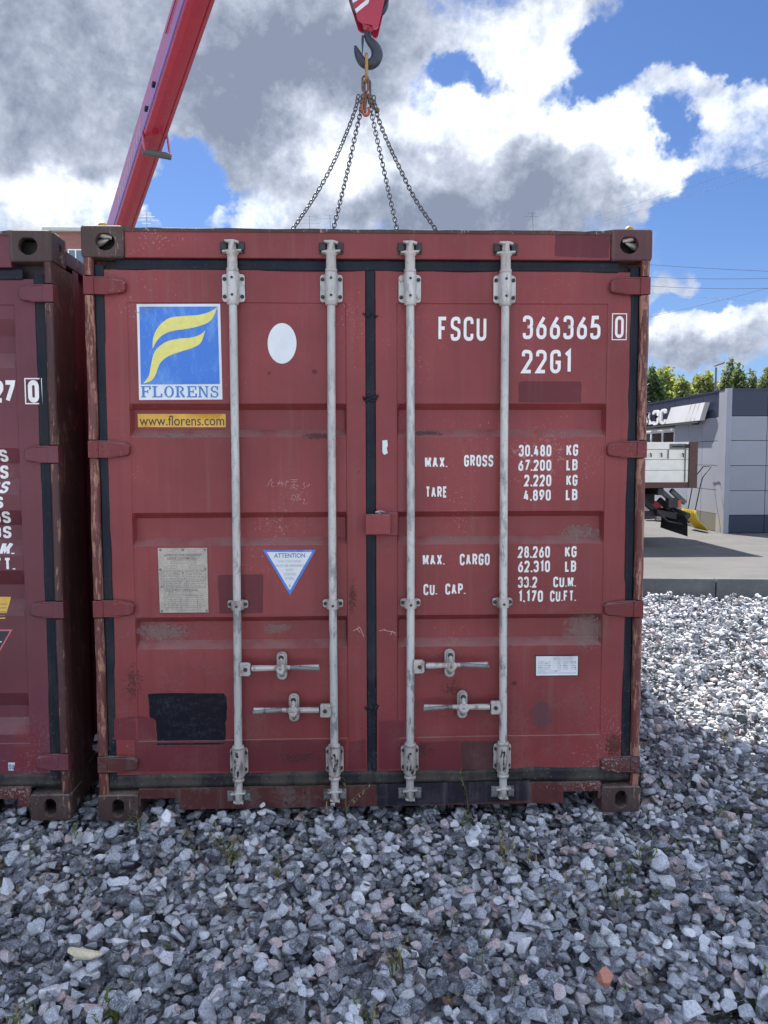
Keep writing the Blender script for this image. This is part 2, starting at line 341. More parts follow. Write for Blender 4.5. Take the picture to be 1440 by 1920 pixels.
def vinyl_blue():
    m, T, b = mat_base('faded blue vinyl'); oc = T.new('ShaderNodeTexCoord').outputs['Object']
    n = T.noise(T.mapping(oc, scale=(1, 1, .4)), 14, 7, .75); x, y, z = T.sep(oc)
    c = T.mix(T.step(n, .48, .72), (.035, .16, .55), (.12, .30, .62)); c = T.mix(T.step(T.noise(oc, 70, 4, .8), .68, .71), c, (.45, .55, .65))
    T.put(b.inputs['Base Color'], c); b.inputs['Roughness'].default_value = .3; return m
M['blue'] = vinyl_blue()
M['blue2'] = plain('blue print', (.055, .19, .50), .4, 0, .15, 40, 0)
M['lemon'] = plain('pale yellow vinyl', (.66, .62, .17), .35, 0, .06, 30, .03)
M['orange_y'] = plain('amber yellow vinyl', (.62, .36, .045), .35, 0, .08, 20, .03)
M['ink'] = plain('black print', (.02, .018, .03), .5, 0, .1, 40, 0)
M['ink_grey'] = plain('faded grey print', (.16, .155, .15), .6, 0, .2, 200, 0)
M['ink_pale'] = plain('pale grey print', (.36, .37, .39), .6, 0, .1, 200, 0)
M['steel_blue'] = plain('grey blue print', (.10, .17, .33), .5, 0, .1, 60, 0)
M['pink'] = plain('faded red print', (.50, .13, .15), .5, 0, .1, 60, 0)
M['scratch'] = plain('pale scratch in paint', (.42, .24, .23), .7, 0, .2, 200, 0)
def plate_mat():
    m, T, b = mat_base('weathered data plate'); oc = T.new('ShaderNodeTexCoord').outputs['Object']
    n = T.noise(oc, 70, 6, .75); n2 = T.noise(oc, 18, 4, .6)
    c = T.mix(T.step(n2, .3, .7), (.40, .36, .30), (.30, .275, .24)); c = T.mix(T.step(n, .60, .66), c, (.10, .09, .075)); c = T.mix(T.step(T.noise(oc, 160, 3, .7), .62, .67), c, (.62, .58, .52))
    T.put(b.inputs['Base Color'], c); b.inputs['Roughness'].default_value = .45; b.inputs['Metallic'].default_value = .2; return m
M['plate'] = plate_mat()

# ------------------------------------------------------------------ stroke lettering
def _arc(p, q, r_, rad, n=5):
    # rounded corner at q between p and r_
    p, q, r_ = map(np.array, (p, q, r_)); a = p-q; b = r_-q; la, lb = np.hypot(*a), np.hypot(*b)
    if la < 1e-6 or lb < 1e-6: return [q]
    a /= la; b /= lb; ang = math.acos(max(-1, min(1, float(a@b))))
    if ang > 3.0: return [q]
    d = min(rad/math.tan(ang/2), la*.49, lb*.49); rr = d*math.tan(ang/2); A = q+a*d; B = q+b*d
    c = q+(a+b)/np.linalg.norm(a+b)*(rr/math.sin(ang/2)); o = []
    a0 = math.atan2(*(A-c)[::-1]); a1 = math.atan2(*(B-c)[::-1]); da = (a1-a0+math.pi) % (2*math.pi)-math.pi
    return [c+rr*np.array([math.cos(a0+da*k/n), math.sin(a0+da*k/n)]) for k in range(n+1)]
w = .36; r = .17
GL = {  # centre lines in a box w wide and 1 high; (points, closed); a third number rounds that corner
 '0': (w, [([(0, 0, r), (w, 0, r), (w, 1, r), (0, 1, r)], 1)]),
 '1': (w*.5, [([(0, .84), (w*.45, 1), (w*.45, 0)], 0)]),
 '2': (w, [([(0, .76), (0, 1, r), (w, 1, r), (w, .62, .12), (0, 0), (w, 0)], 0)]),
 '3': (w, [([(0, .78), (0, 1, r), (w, 1, r), (w, .54, .12), (.4*w, .54)], 0), ([(.4*w, .54), (w, .54, .12), (w, 0, r), (0, 0, r), (0, .22)], 0)]),
 '4': (w, [([(.72*w, .62), (.72*w, 0)], 0), ([(.5*w, 1), (0, .24), (w*1.08, .24)], 0)]),
 '5': (w, [([(w*.95, 1), (.06, 1), (.02, .58), (w, .62, .15), (w, 0, r), (0, 0, r), (0, .22)], 0)]),
 '6': (w, [([(w*.85, 1), (0, .46, .3), (0, 0, r), (w, 0, r), (w, .58, r), (.05, .58, .1), (0, .36)], 0)]),
 '7': (w, [([(0, 1), (w, 1), (w*.9, .8, .1), (.22*w, 0)], 0)]),
 '8': (w, [([(.03, .54, .14), (w-.03, .54, .14), (w-.03, 1, r), (.03, 1, r)], 1), ([(0, 0, r), (w, 0, r), (w, .54, r), (0, .54, r)], 1)]),
 '9': (w, [([(w*.15, 0), (w, .54, .3), (w, 1, r), (0, 1, r), (0, .42, r), (w-.05, .42, .1), (w, .64)], 0)]),
 'A': (w*1.1, [([(0, 0), (w*.55, 1), (w*1.1, 0)], 0), ([(w*.2, .28), (w*.9, .28)], 0)]),
 'B': (w, [([(0, .54), (w, .54, .14), (w, 1, r), (0, 1), (0, 0), (w, 0, r), (w, .54, .14), (.3*w, .54)], 0)]),
 'C': (w, [([(w, .74), (w, 1, r), (0, 1, r), (0, 0, r), (w, 0, r), (w, .26)], 0)]),
 'D': (w, [([(0, 0), (w, 0, r), (w, 1, r), (0, 1)], 1)]),
 'E': (w*.85, [([(w*.85, 1), (0, 1), (0, 0), (w*.85, 0)], 0), ([(0, .53), (w*.7, .53)], 0)]),
 'F': (w*.9, [([(w*.9, 1), (0, 1), (0, 0)], 0), ([(0, .53), (w*.7, .53)], 0)]),
 'G': (w, [([(w, .76), (w, 1, r), (0, 1, r), (0, 0, r), (w, 0, r), (w, .46), (w*.5, .46)], 0)]),
 'K': (w, [([(0, 0), (0, 1)], 0), ([(w, 1), (0, .38)], 0), ([(w*.35, .58), (w*1.05, 0)], 0)]),
 'L': (w*.8, [([(0, 1), (0, 0), (w*.8, 0)], 0)]),
 'M': (w*1.25, [([(0, 0), (0, 1), (w*.62, .3), (w*1.25, 1), (w*1.25, 0)], 0)]),
 'N': (w, [([(0, 0), (0, 1), (w, 0), (w, 1)], 0)]),
 'O': (w, [([(0, 0, r), (w, 0, r), (w, 1, r), (0, 1, r)], 1)]),
 'P': (w, [([(0, 0), (0, 1), (w, 1, r), (w, .48, r), (0, .48)], 0)]),
 'R': (w, [([(0, 0), (0, 1), (w, 1, r), (w, .5, r), (0, .5)], 0), ([(w*.5, .5), (w*1.02, 0)], 0)]),
 'S': (w, [([(w, .76), (w, 1, r), (0, 1, r), (0, .6, .12), (w, .42, .12), (w, 0, r), (0, 0, r), (0, .24)], 0)]),
 'T': (w, [([(0, 1), (w, 1)], 0), ([(w/2, 1), (w/2, 0)], 0)]),
 'U': (w, [([(0, 1), (0, 0, r), (w, 0, r), (w, 1)], 0)]),
 'X': (w, [([(0, 0), (w, 1)], 0), ([(0, 1), (w, 0)], 0)]),
 '.': (.02, [([(.01, -.03), (.01, .07)], 0)]), ',': (.05, [([(.05, .06), (0, -.10)], 0)]), ' ': (w*.6, []), 'I': (0, [([(0, 0), (0, 1)], 0)]),
}
def stroke_glyph(ch, t):
    """quads (2-D) of a glyph, overall height 1 including stroke"""
    wd, strokes = GL[ch]; out = []
    for pts, closed in strokes:
        P = []; n = len(pts)
        for i, p in enumerate(pts):
            q = (p[0]+t/2, p[1]*(1-t)+t/2)
            if len(p) == 3 and (closed or 0 < i < n-1):
                a = pts[(i-1) % n]; b = pts[(i+1) % n]
                P += [tuple(v) for v in _arc((a[0]+t/2, a[1]*(1-t)+t/2), q, (b[0]+t/2, b[1]*(1-t)+t/2), p[2])]
            else: P.append(q)
        Q = [np.array(P[0])]
        for p in P[1:]:
            if np.hypot(*(np.array(p)-Q[-1])) > 1e-4: Q.append(np.array(p))
        if closed and np.hypot(*(Q[0]-Q[-1])) < 1e-4: Q.pop()
        m = len(Q); L, Rr = [], []
        for i in range(m):
            pa = Q[i-1] if (closed or i > 0) else None; pb = Q[(i+1) % m] if (closed or i < m-1) else None
            d1 = (Q[i]-pa) if pa is not None else (pb-Q[i]); d2 = (pb-Q[i]) if pb is not None else d1
            n1 = np.array([-d1[1], d1[0]])/np.hypot(*d1); n2 = np.array([-d2[1], d2[0]])/np.hypot(*d2)
            q = n1+n2; l2 = q@q; q = q*(2/l2) if l2 > .35 else n1*1.4
            L.append(Q[i]+q*t/2); Rr.append(Q[i]-q*t/2)
        for i in range(m if closed else m-1):
            j = (i+1) % m; out.append((Rr[i], Rr[j], L[j], L[i]))
    return wd+t, out
def text_quads(s, x0, x1, z0, z1, t=.15, gap=.14, ital=0.):
    """lettering fitted to a box"""
    pos = 0; G = []
    for ch in s:
        wd, q = stroke_glyph(ch, t)
        if ch in '.,': pos -= gap*.35
        G += [[(p[0]+pos, p[1]) for p in qq] for qq in q]; pos += wd+(gap if ch not in '.,' else gap*.7)
    tot = pos-(gap if s[-1] not in '.,' else gap*.7); kx = (x1-x0)/tot; kz = z1-z0
    return [[(x0+p[0]*kx+p[1]*ital*kz, z0+p[1]*kz) for p in q] for q in G]
def decal(mb, quads, surf, off, mat=0):
    for q in quads: mb.add([(p[0], surf(p[0], p[1])-off, p[1]) for p in q], [tuple(range(len(q)))], mat)
def subdiv_poly(poly, surf, off, mb, mat, step=.03):
    """a flat outline draped on the door: fan of strips in z"""
    P = np.array(poly); z0, z1 = P[:, 1].min(), P[:, 1].max(); n = max(1, int((z1-z0)/step)); zs = list(np.linspace(z0+1e-5, z1-1e-5, n+1)); zs = sorted(set(zs+[p[1] for p in poly if z0+1e-4 < p[1] < z1-1e-4]))
    def span(z):
        X = []
        for i in range(len(poly)):
            a, b = poly[i], poly[(i+1) % len(poly)]
            if (a[1]-z)*(b[1]-z) <= 0 and a[1] != b[1]: X.append(a[0]+(b[0]-a[0])*(z-a[1])/(b[1]-a[1]))
        return (min(X), max(X)) if X else None
    rows = [(z, span(z)) for z in zs]; rows = [q for q in rows if q[1]]; W = max(b-a for _, (a, b) in rows); nx = max(1, int(W/step))
    vs = []; 
    for z, (a, b) in rows:
        for i in range(nx+1): x = a+(b-a)*i/nx; vs.append((x, surf(x, z)-off, z))
    fs = [(k*(nx+1)+i, k*(nx+1)+i+1, (k+1)*(nx+1)+i+1, (k+1)*(nx+1)+i) for k in range(len(rows)-1) for i in range(nx)]
    mb.add(vs, fs, mat, True)
def font_mesh(body, x0, x1, z0, z1, surf, off, mb, mat=0, bold=0.):
    cu = bpy.data.curves.new('txt', 'FONT'); cu.body = body; cu.size = 1; cu.offset = bold; cu.resolution_u = 3
    o = bpy.data.objects.new('txt', cu); COL.objects.link(o); dg = bpy.context.evaluated_depsgraph_get(); me = bpy.data.meshes.new_from_object(o.evaluated_get(dg))
    co = np.array([v.co[:2] for v in me.vertices]); fs = [tuple(p.vertices) for p in me.polygons]
    bpy.data.objects.remove(o); bpy.data.curves.remove(cu); bpy.data.meshes.remove(me)
    if not len(co): return
    mn_, mx = co.min(0), co.max(0); co = (co-mn_)/(mx-mn_)
    vs = [(x0+(x1-x0)*a, 0, z0+(z1-z0)*b) for a, b in co]; vs = [(v[0], surf(v[0], v[2])-off, v[2]) for v in vs]
    mb.add(vs, fs, mat)
def wob(seed, amp=.004, n=24):          # ragged outline for hand-brushed paint
    rs = random.Random(seed); return lambda: (rs.uniform(-amp, amp), rs.uniform(-amp, amp))
def ragged(x0, x1, z0, z1, seed, amp=.004, step=.03):
    rs = random.Random(seed); P = []
    nx = max(2, int((x1-x0)/step)); nz = max(2, int((z1-z0)/step))
    P += [(x0+(x1-x0)*i/nx, z0+rs.uniform(-amp, amp)) for i in range(nx)]
    P += [(x1+rs.uniform(-amp, amp), z0+(z1-z0)*i/nz) for i in range(nz)]
    P += [(x1-(x1-x0)*i/nx, z1+rs.uniform(-amp, amp)) for i in range(nx)]
    P += [(x0+rs.uniform(-amp, amp), z1-(z1-z0)*i/nz) for i in range(nz)]
    return P

# ------------------------------------------------------------------ shipping container
HW, HT, LEN = 1.219, 2.591, 6.058
def make_surf(bands, slope, depth, xi, zpan, seed):
    """door face depth y(x,z): flat frame, pressed panel with horizontal troughs, shallow dents"""
    rs = random.Random(seed); ds = [(rs.uniform(-.0017, .0017), rs.uniform(1.5, 5), rs.uniform(1.5, 5), rs.uniform(0, 6)) for _ in range(5)]
    def prof(z):
        for a, b in bands:
            if b < z < a:
                return depth*min(1, (a-z)/slope[0], (z-b)/slope[1])
        return 0.
    def surf(x, z):
        y = .030
        for a, kx, kz, ph in ds: y += a*math.sin(kx*x*2+kz*z*2+ph)
        for x0, x1 in xi:
            if x0 < x < x1 and zpan[0] < z < zpan[1]:
                e = min(1, (x-x0)/.010, (x1-x)/.010); y += .0035*min(1, e*3, (z-zpan[0])/.004, (zpan[1]-z)/.004)+prof(z)*e
        return y
    return surf
def door_mesh(x0, x1, z0, z1, surf, bands, slope, xi, zpan):
    xs = set(np.linspace(x0, x1, 26)); zs = set(np.linspace(z0, z1, 56))
    for a, b in xi:
        for q in (a, a+.0035, a+.010, b, b-.0035, b-.010):
            if x0 < q < x1: xs.add(q)
    for a, b in bands:
        for q in (a, a-.003, a-slope[0], a-slope[0]-.004, b, b+.003, b+slope[1], b+slope[1]+.004): zs.add(q)
    for q in zpan: zs |= {q, q+.004*(1 if q == zpan[0] else -1)}
    xs = sorted(xs); zs = sorted(zs)
    def clean(L):
        o = [L[0]]
        for q in L[1:]:
            if q-o[-1] > .0012: o.append(q)
        return o
    xs, zs = clean(xs), clean(zs); mb = MB(); nx, nz = len(xs), len(zs)
    vs = [(x, surf(x, z), z) for z in zs for x in xs]
    mb.add(vs, [(k*nx+i, k*nx+i+1, (k+1)*nx+i+1, (k+1)*nx+i) for k in range(nz-1) for i in range(nx-1)], 0, False)
    mb.add([(x0, surf(x0, z), z) for z in zs]+[(x0, .075, z) for z in zs], [(i, i+1, nz+i+1, nz+i) for i in range(nz-1)])
    mb.add([(x1, surf(x1, z), z) for z in zs]+[(x1, .075, z) for z in zs], [(i+1, i, nz+i, nz+i+1) for i in range(nz-1)])
    for z in (z0, z1): mb.add([(x, surf(x, z), z) for x in xs]+[(x, .075, z) for x in xs], [(i, i+1, nx+i+1, nx+i) for i in range(nx-1)])
    return mb
def casting(sx, top, parent, mats, front=True):
    """ISO corner casting with stadium holes in its end, side and top/bottom faces"""
    W2, H2, D = .089, (.066 if top else .060), .162; cx = sx*(HW-W2); cz = (HT-.066) if top else .060; mb = MB()
    yy = 0. if front else LEN
    sg = 1 if front else -1
    if top: hole = lambda a: (.040*math.cos(a)+sx*-.012, (.036*math.sin(a) if math.sin(a) < 0 else min(.040*math.sin(a), .030+.006*math.sin(a)))-.002)
    else: hole = lambda a: (.026*math.cos(a), (.026*math.sin(a)+(.014 if math.sin(a) > 0 else -.014)))
    mb.ring_plate(lambda u, v, q: (cx+u, yy+sg*q, cz+v), W2, H2, hole, .028, D*.5, 0, back=False)
    sh = lambda a: (.036*math.cos(a), .030*math.sin(a))
    mb.ring_plate(lambda u, v, q: (cx+sx*(W2-q+.0008), yy+sg*(D/2+.002+u), cz+v), D/2-.004, H2-.002, sh, .020, .024, 0, cr=.008, back=False)
    # inner side, back, top, bottom walls
    t = .018
    xi = cx-sx*W2
    mb.box(xi+sx*.0005, xi+sx*t, yy+sg*.03, yy+sg*(D-.002), cz-H2+.001, cz+H2-.001)
    mb.box(cx-W2+.003, cx+W2-.003, yy+sg*(D-.02), yy+sg*D, cz-H2+.002, cz+H2-.002)
    for k in (-1, 1): mb.box(cx-W2+.004, cx+W2-.004, yy+sg*.006, yy+sg*(D-.01), cz+k*(H2-.0005), cz+k*(H2-.02))
    return mb.build('corner_casting', mats, parent)
def container(loc, spec, label, name='shipping_container'):
    P = spec; root = empty(name, loc, 0, label, 'shipping container', 'dark red shipping containers standing side by side')
    red, low, post, cast, castlow = P['mats']
    # corner posts and castings
    for sx in (-1, 1):
        casting(sx, True, root, P['cast_top'][0 if sx < 0 else 1]); casting(sx, False, root, castlow)
        for top in (True, False): casting(sx, top, root, cast, False)
        mb = MB(); xo = sx*(HW-.004); xi = sx*(HW-.040)
        mb.box(xi, xo, .030, .165, .118, HT-.130); mb.box(sx*(HW-.075), sx*(HW-.038), .075, .160, .118, HT-.130)
        mb.box(sx*(HW-.006), xo-sx*.0005, .162, .26, .118, HT-.130)
        zs = [.118]; 
        for hz in P['hz'][0 if sx < 0 else 1][::-1]: zs += [hz-.040, hz+.040]
        zs += [HT-.130]
        for k in range(0, len(zs), 2):
            n = max(3, int((zs[k+1]-zs[k])/.06)); pts = []; rr = []
            for i in range(n+1):
                z = zs[k]+.002+(zs[k+1]-zs[k]-.004)*i/n
                pts.append((sx*(HW-.0235+.0022*mn.noise((z*5, sx*3, 1+loc[0]))), .022+.002*mn.noise((z*7, sx, 5)), z)); rr.append(.0205+.0016*mn.noise((z*11, sx*7, 2)))
            mb.tube(pts, rr, 14, 0)
        mb.build('corner_post', post, root)
        pb = MB(); pb.box(sx*(HW-.01), sx*(HW-.075), LEN-.16, LEN-.004, .118, HT-.12); pb.build('corner_post', post, root)
    # header with its bent lip
    mb = MB(); xa = HW-.178+.0; zt = HT-.012
    mb.box(-xa, xa, .012, .11, P['z_hdr'], zt)
    mb.build('door_header', red, root, bevel=.004)
    lip = MB(); n = 60; top = []
    for i in range(n+1):
        x = -xa-.03+(2*xa+.06)*i/n; e = min(1, abs(i)/3, abs(n-i)/3)
        dz = .0035*mn.noise((x*6, 3.1+loc[0], 0))+.004*mn.noise((x*19, 1, 0))*(1 if abs(x) > .8 else .25)+(.006 if abs(x) > xa-.02 else 0)
        top.append((x, zt+.004+dz))
    vs = []
    for x, z in top: vs += [(x, .008, zt-.010), (x, .006, z), (x, .10, z-.001), (x, .10, zt-.010)]
    lip.add(vs, [(4*i+a, 4*(i+1)+a, 4*(i+1)+(a+1) % 4, 4*i+(a+1) % 4) for i in range(n) for a in range(4)])
    lip.build('header_lip', M['cast'], root)
    # sill with fork pockets
    zb, zs_ = P['z_sill']; fp = P['pockets']
    poly = [(-xa, zb+.018), (fp[0][0], zb+.018), (fp[0][0], fp[0][2]), (fp[0][1], fp[0][2]), (fp[0][1], zb), (fp[1][0], zb), (fp[1][0], fp[1][2]), (fp[1][1], fp[1][2]), (fp[1][1], zb+.018), (xa, zb+.018), (xa, zs_), (-xa, zs_)]
    mb = MB(); mb.prism(poly, .010, .022, 0)
    mb.box(fp[0][1]+.004, fp[1][0]-.004, .022, .15, zb+.002, zb+.012); mb.box(-xa, xa, .022, .15, zs_-.012, zs_-.001)
    for a, b, c in fp: mb.box(a-.002, b+.002, .022, LEN-.1, c+.001, c+.008); 
    for q in (fp[0][1], fp[1][0]): mb.box(q-.004, q+.004, .0225, LEN-.2, zb+.003, fp[0][2]-.002)
    mb.build('door_sill', low, root)
    # doors
    cg = P['center']; dz0, dz1 = P['doorz']; surf = P['surf']
    xdl, xdr = P['door_x']
    doors = []
    for a, b in ((xdl, cg-.0225), (cg+.0225, xdr)):
        doors.append(door_mesh(a, b, dz0, dz1, surf, P['bands'], P['slope'], P['xi'], P['zpan']).build('door', red, root))
    # rubber seals
    def seal(pts, wd, name='door_seal', m=M['gasket'], seed=1, amp=.003, vert=True):
        g = MB(); vs = []; n = len(pts); rs = random.Random(seed)
        for i, (x, z) in enumerate(pts):
            j = amp*mn.noise((x*6, z*6, seed)); k = .003*mn.noise((x*9, z*9, seed+4))
            for u, yy in ((-.5, .046), (-.47, .030+k), (-.2, .026+k), (-.08, .031+k), (.2, .026+k), (.47, .031+k), (.5, .046)):
                vs.append((x+u*wd+j, yy, z) if vert else (x, yy, z+u*wd+j))
        g.add(vs, [(i*7+a, i*7+a+1, (i+1)*7+a+1, (i+1)*7+a) for i in range(n-1) for a in range(6)], 0, True)
        return g.build(name, m, root)
    for sx, xd in ((-1, xdl), (1, xdr)):
        xm = (xd+sx*(HW-.043))/2; wd = abs(sx*(HW-.040)-xd)+.006
        seal([(xm, z) for z in np.linspace(dz0-.03, dz1+.02, 50)], wd, seed=sx+3)
    seal([(x, (dz1+P['z_hdr'])/2) for x in np.linspace(-xa-.04, xa+.04, 60)], P['z_hdr']-dz1+.008, seed=9, vert=False)
    seal([(x, (dz0+zs_)/2) for x in np.linspace(-HW+.045, HW-.045, 60)], dz0-zs_+.006, seed=12, m=M['gasket_low'], vert=False, amp=.012)
    seal([(cg, z) for z in np.linspace(dz0, dz1, 50)], .047, seed=15, amp=.002)
    for z, rr in P['seal_lumps']:
        g = MB(); pts = [(cg-.032+.064*i/8, .024+.003*math.sin(i*1.7), z+.006*math.sin(i*1.3+z*9)) for i in range(9)]
        g.tube(pts, [rr*(.7+.3*math.sin(i*2.1+z)) for i in range(9)], 8); g.tube([(p[0]*.8+cg*.2, p[1]+.003, p[2]-rr*1.2) for p in pts], rr*.7, 8); g.build('door_seal_tie', M['gasket'], root)
    # dark back face behind the seals
    mb = MB(); mb.box(-HW+.04, HW-.04, .08, .10, .12, HT-.03); mb.build('door_backing', M['bolt'], root)
    # hinges
    for sx, hzs in ((-1, P['hz'][0]), (1, P['hz'][1])):
        for k, z in enumerate(hzs):
            h = MB(); x0 = sx*(HW-.034); x1 = sx*(HW-P['hlen']); A = [(x0, -.034), (x0+(x1-x0)*.40, -.036), (x0+(x1-x0)*.80, -.032), (x0+(x1-x0)*.94, -.027), (x1, -.016), (x1, .012), (x0+(x1-x0)*.93, .024), (x0+(x1-x0)*.74, .028), (x0+(x1-x0)*.35, .033), (x0, .034)]
            if sx > 0: A = A[::-1]
            h.prism([(p[0], p[1]+z) for p in A], .008, .040, 0, bev=.005)
            h.box(sx*(HW-.003), sx*(HW-.046), .0035, .050, z-.037, z+.037)
            h.tube([(x0+(x1-x0)*.05, .010, z+.034), (x0+(x1-x0)*.5, .012, z+.033), (x0+(x1-x0)*.92, .022, z+.024)], .0045, 6)
            h.tube([(x0+(x1-x0)*.05, .010, z-.033), (x0+(x1-x0)*.5, .012, z-.034), (x0+(x1-x0)*.92, .022, z-.022)], .004, 6)
            h.build('hinge', P['hinge_mat'][0] if k < 3 else P['hinge_mat'][1], root, bevel=.003)
    # side walls, roof, rear
    for sx in (-1, 1):
        mb = MB(); pitch = .278; n = int((LEN-.5)/pitch); pr = []
        for i in range(n):
            y0 = .26+i*pitch
            for dy, d in ((0, .010), (.072, .010), (.140, .046), (.212, .046)): pr.append((sx*(HW-d), y0+dy))
        pr.append((sx*(HW-.010), LEN-.165)); vs = [(x, y, z) for z in (.155, HT-.10) for x, y in pr]; k = len(pr)
        mb.add(vs, [(i, i+1, k+i+1, k+i) for i in range(k-1)]); mb.build('side_wall', red, root)
        mb = MB(); mb.box(sx*(HW-.006), sx*(HW-.066), .163, LEN-.163, HT-.105, HT-.040); mb.build('top_rail', post if P.get('dark_rail') else red, root, bevel=.004)
        mb = MB(); mb.box(sx*(HW-.006), sx*(HW-.050), .163, LEN-.163, .030, .160); mb.build('bottom_rail', low, root, bevel=.004)
    mb = MB(); pr = []; n = 20
    for i in range(n):
        y0 = .12+i*(LEN-.3)/n
        for dy, d in ((0, .030), (.09, .030), (.12, .045), (.22, .045)): pr.append((y0+dy*1.1, HT-d))
    pr.append((LEN-.02, HT-.03)); k = len(pr)
    mb.add([(x, y, z) for x in (-HW+.05, HW-.05) for y, z in pr], [(i, i+1, k+i+1, k+i) for i in range(k-1)]); mb.build('roof', red, root)
    mb = MB(); mb.box(-HW+.07, HW-.07, LEN-.06, LEN-.02, .12, HT-.04); mb.build('rear_wall', red, root)
    mb = MB(); mb.box(-HW+.05, HW-.05, .10, LEN-.10, .14, .165)
    for i in range(12): mb.box(-HW+.05, HW-.05, .45+i*.45, .50+i*.45, .05, .14)
    mb.build('floor', M['bolt'], root)
    return root, doors
def rod_set(root, xt, xb, kinds, seed, bent=.0, low_kind='worn'):
    """a locking rod with its guides, end cams and keepers"""
    rs = random.Random(seed); RY = -.004
    X = lambda z: xb+(xt-xb)*(z-.33)/2.1+bent*math.sin((z-.3)*1.5)
    mb = MB(); pts = [(X(z), RY+.001*mn.noise((z*2, seed, 0)), z) for z in np.linspace(.13, 2.49, 28)]
    mb.tube(pts, .0175, 18, 0)
    rod = mb.build('locking_rod', M['galv'], root)
    C = MB(); x = X(2.42)                                    # upper sleeve and collars
    C.lathe([(.020, 2.398), (.026, 2.402), (.026, 2.412), (.022, 2.418), (.0215, 2.470), (.027, 2.476), (.027, 2.486), (.021, 2.492)], (x, RY, 0), 'z', 18)
    C.build('rod_sleeve', M['galv_cast'], rod); C = MB()
    C.lathe([(.023, 2.262), (.026, 2.266), (.026, 2.276), (.022, 2.280)], (X(2.27), RY, 0), 'z', 18); C.build('rod_collar', M['galv_cast'], rod)
    for top in (True, False):                                # cam: flanged claw gripping its keeper
        z = 2.505 if top else .105; x = X(z); s = 1 if top else -1; c = MB()
        c.tube([(x, RY, z-s*.02), (x, RY, z+s*.022)], [.019, .014], 12)
        for k, (w1, w2) in (((-1, (.040, .030)), (1, (.030, .026))) if top else ((-1, (.033, .026)), (1, (.022, .02)))):
            zz = z+s*k*.020; c.prism([(x-w1, zz-.004+.003*k), (x-.012, zz-.007), (x+.012, zz-.006), (x+w1*.95, zz-.006-.004*k), (x+w1, zz+.003-.003*k), (x+.012, zz+.006), (x-.012, zz+.006), (x-w1, zz+.003+.002*k)], RY-.020, RY+.024, 0, bev=.003)
        c.tube([(x-.004, RY-.018, z-s*.02), (x, RY-.020, z), (x+.004, RY-.014, z+s*.022)], .010, 8)
        c.build('rod_cam', M['galv_cast'], rod, bevel=.002)
        k = MB(); 
        for q in (-1, 1):
            k.prism([(x+q*.036-.014, z-.016), (x+q*.036+.014, z-.018), (x+q*.036+.016, z+.012), (x+q*.036, z+.019), (x+q*.036-.015, z+.014)], -.006, .014, 0, bev=.004)
        k.box(x-.052, x+.052, .006, .0125, z-.026, z+.024)
        k.build('cam_keeper', M['bolt'] if top else M['galv_worn'], rod, bevel=.003)
    def bracket(z, w, h, full, m, worn=False):
        x = X(z); b = MB()
        b.prism(rrect(x-w/2, x+w/2, z-h/2, z+h/2, min(.014, h*.3)), .014, .024, 0, bev=.0025)
        n = 10; vs = []
        for zz in (z-h/2-.003, z+h/2+.003):
            for i in range(n+1):
                a = math.pi*i/n; vs.append((x-.0275*math.cos(a), .016-.044*math.sin(a)**.8, zz))
        b.add(vs, [(i, i+1, n+1+i+1, n+1+i) for i in range(n)], 0, True); b.add(vs[:n+1], [tuple(range(n, -1, -1))]); b.add(vs[n+1:], [tuple(range(n+1))])
        holes = [(-1, 1), (1, 1), (-1, -1), (1, -1)] if full else [(-1, 0), (1, 0)]
        for i, (u, v) in enumerate(holes):
            c = (x+u*(w/2-.011), 0, z+v*(h/2-.022)); b.lathe([(.0085, .014), (.0085, .009), (.006, .006)], c, 'y', 10, 2 if (kinds == 'pale' and i in (0, 3) and z > 2) else 1)
        for v in ((-.036, .036) if full else (-.004,)): b.lathe([(.006, -.0275), (.0052, -.0305)], (x, 0, z+v), 'y', 10, 1)
        if worn:
            for _ in range(7):
                q = (x+rs.uniform(-.016, .016), z+rs.uniform(-.05, .05)); L_ = rs.uniform(.006, .02); b.prism([(q[0]-.003, q[1]), (q[0], q[1]-L_), (q[0]+.004, q[1]), (q[0]+.001, q[1]+L_)], -.0295, -.027, 1)
        return b.build('rod_bracket', [m, M['bolt'], M['galv_cast']], rod, bevel=.0015)
    bracket(2.337, .097, .118, True, M['galv']); bracket(.970, .090, .036, False, M['galv_cast'])
    bracket(.262, .080, .120, True, M['galv_cast'], True)
    L = MB(); x = X(.2); L.lathe([(.020, .175), (.026, .179), (.026, .188), (.023, .192)], (x, RY, 0), 'z', 16); L.build('rod_collar', M['galv_cast'], rod); L = MB(); L.lathe([(.021, .325), (.0265, .329), (.0265, .337), (.022, .341)], (X(.33), RY, 0), 'z', 16); L.build('rod_collar', M['galv_cast'], rod)
    return rod, X
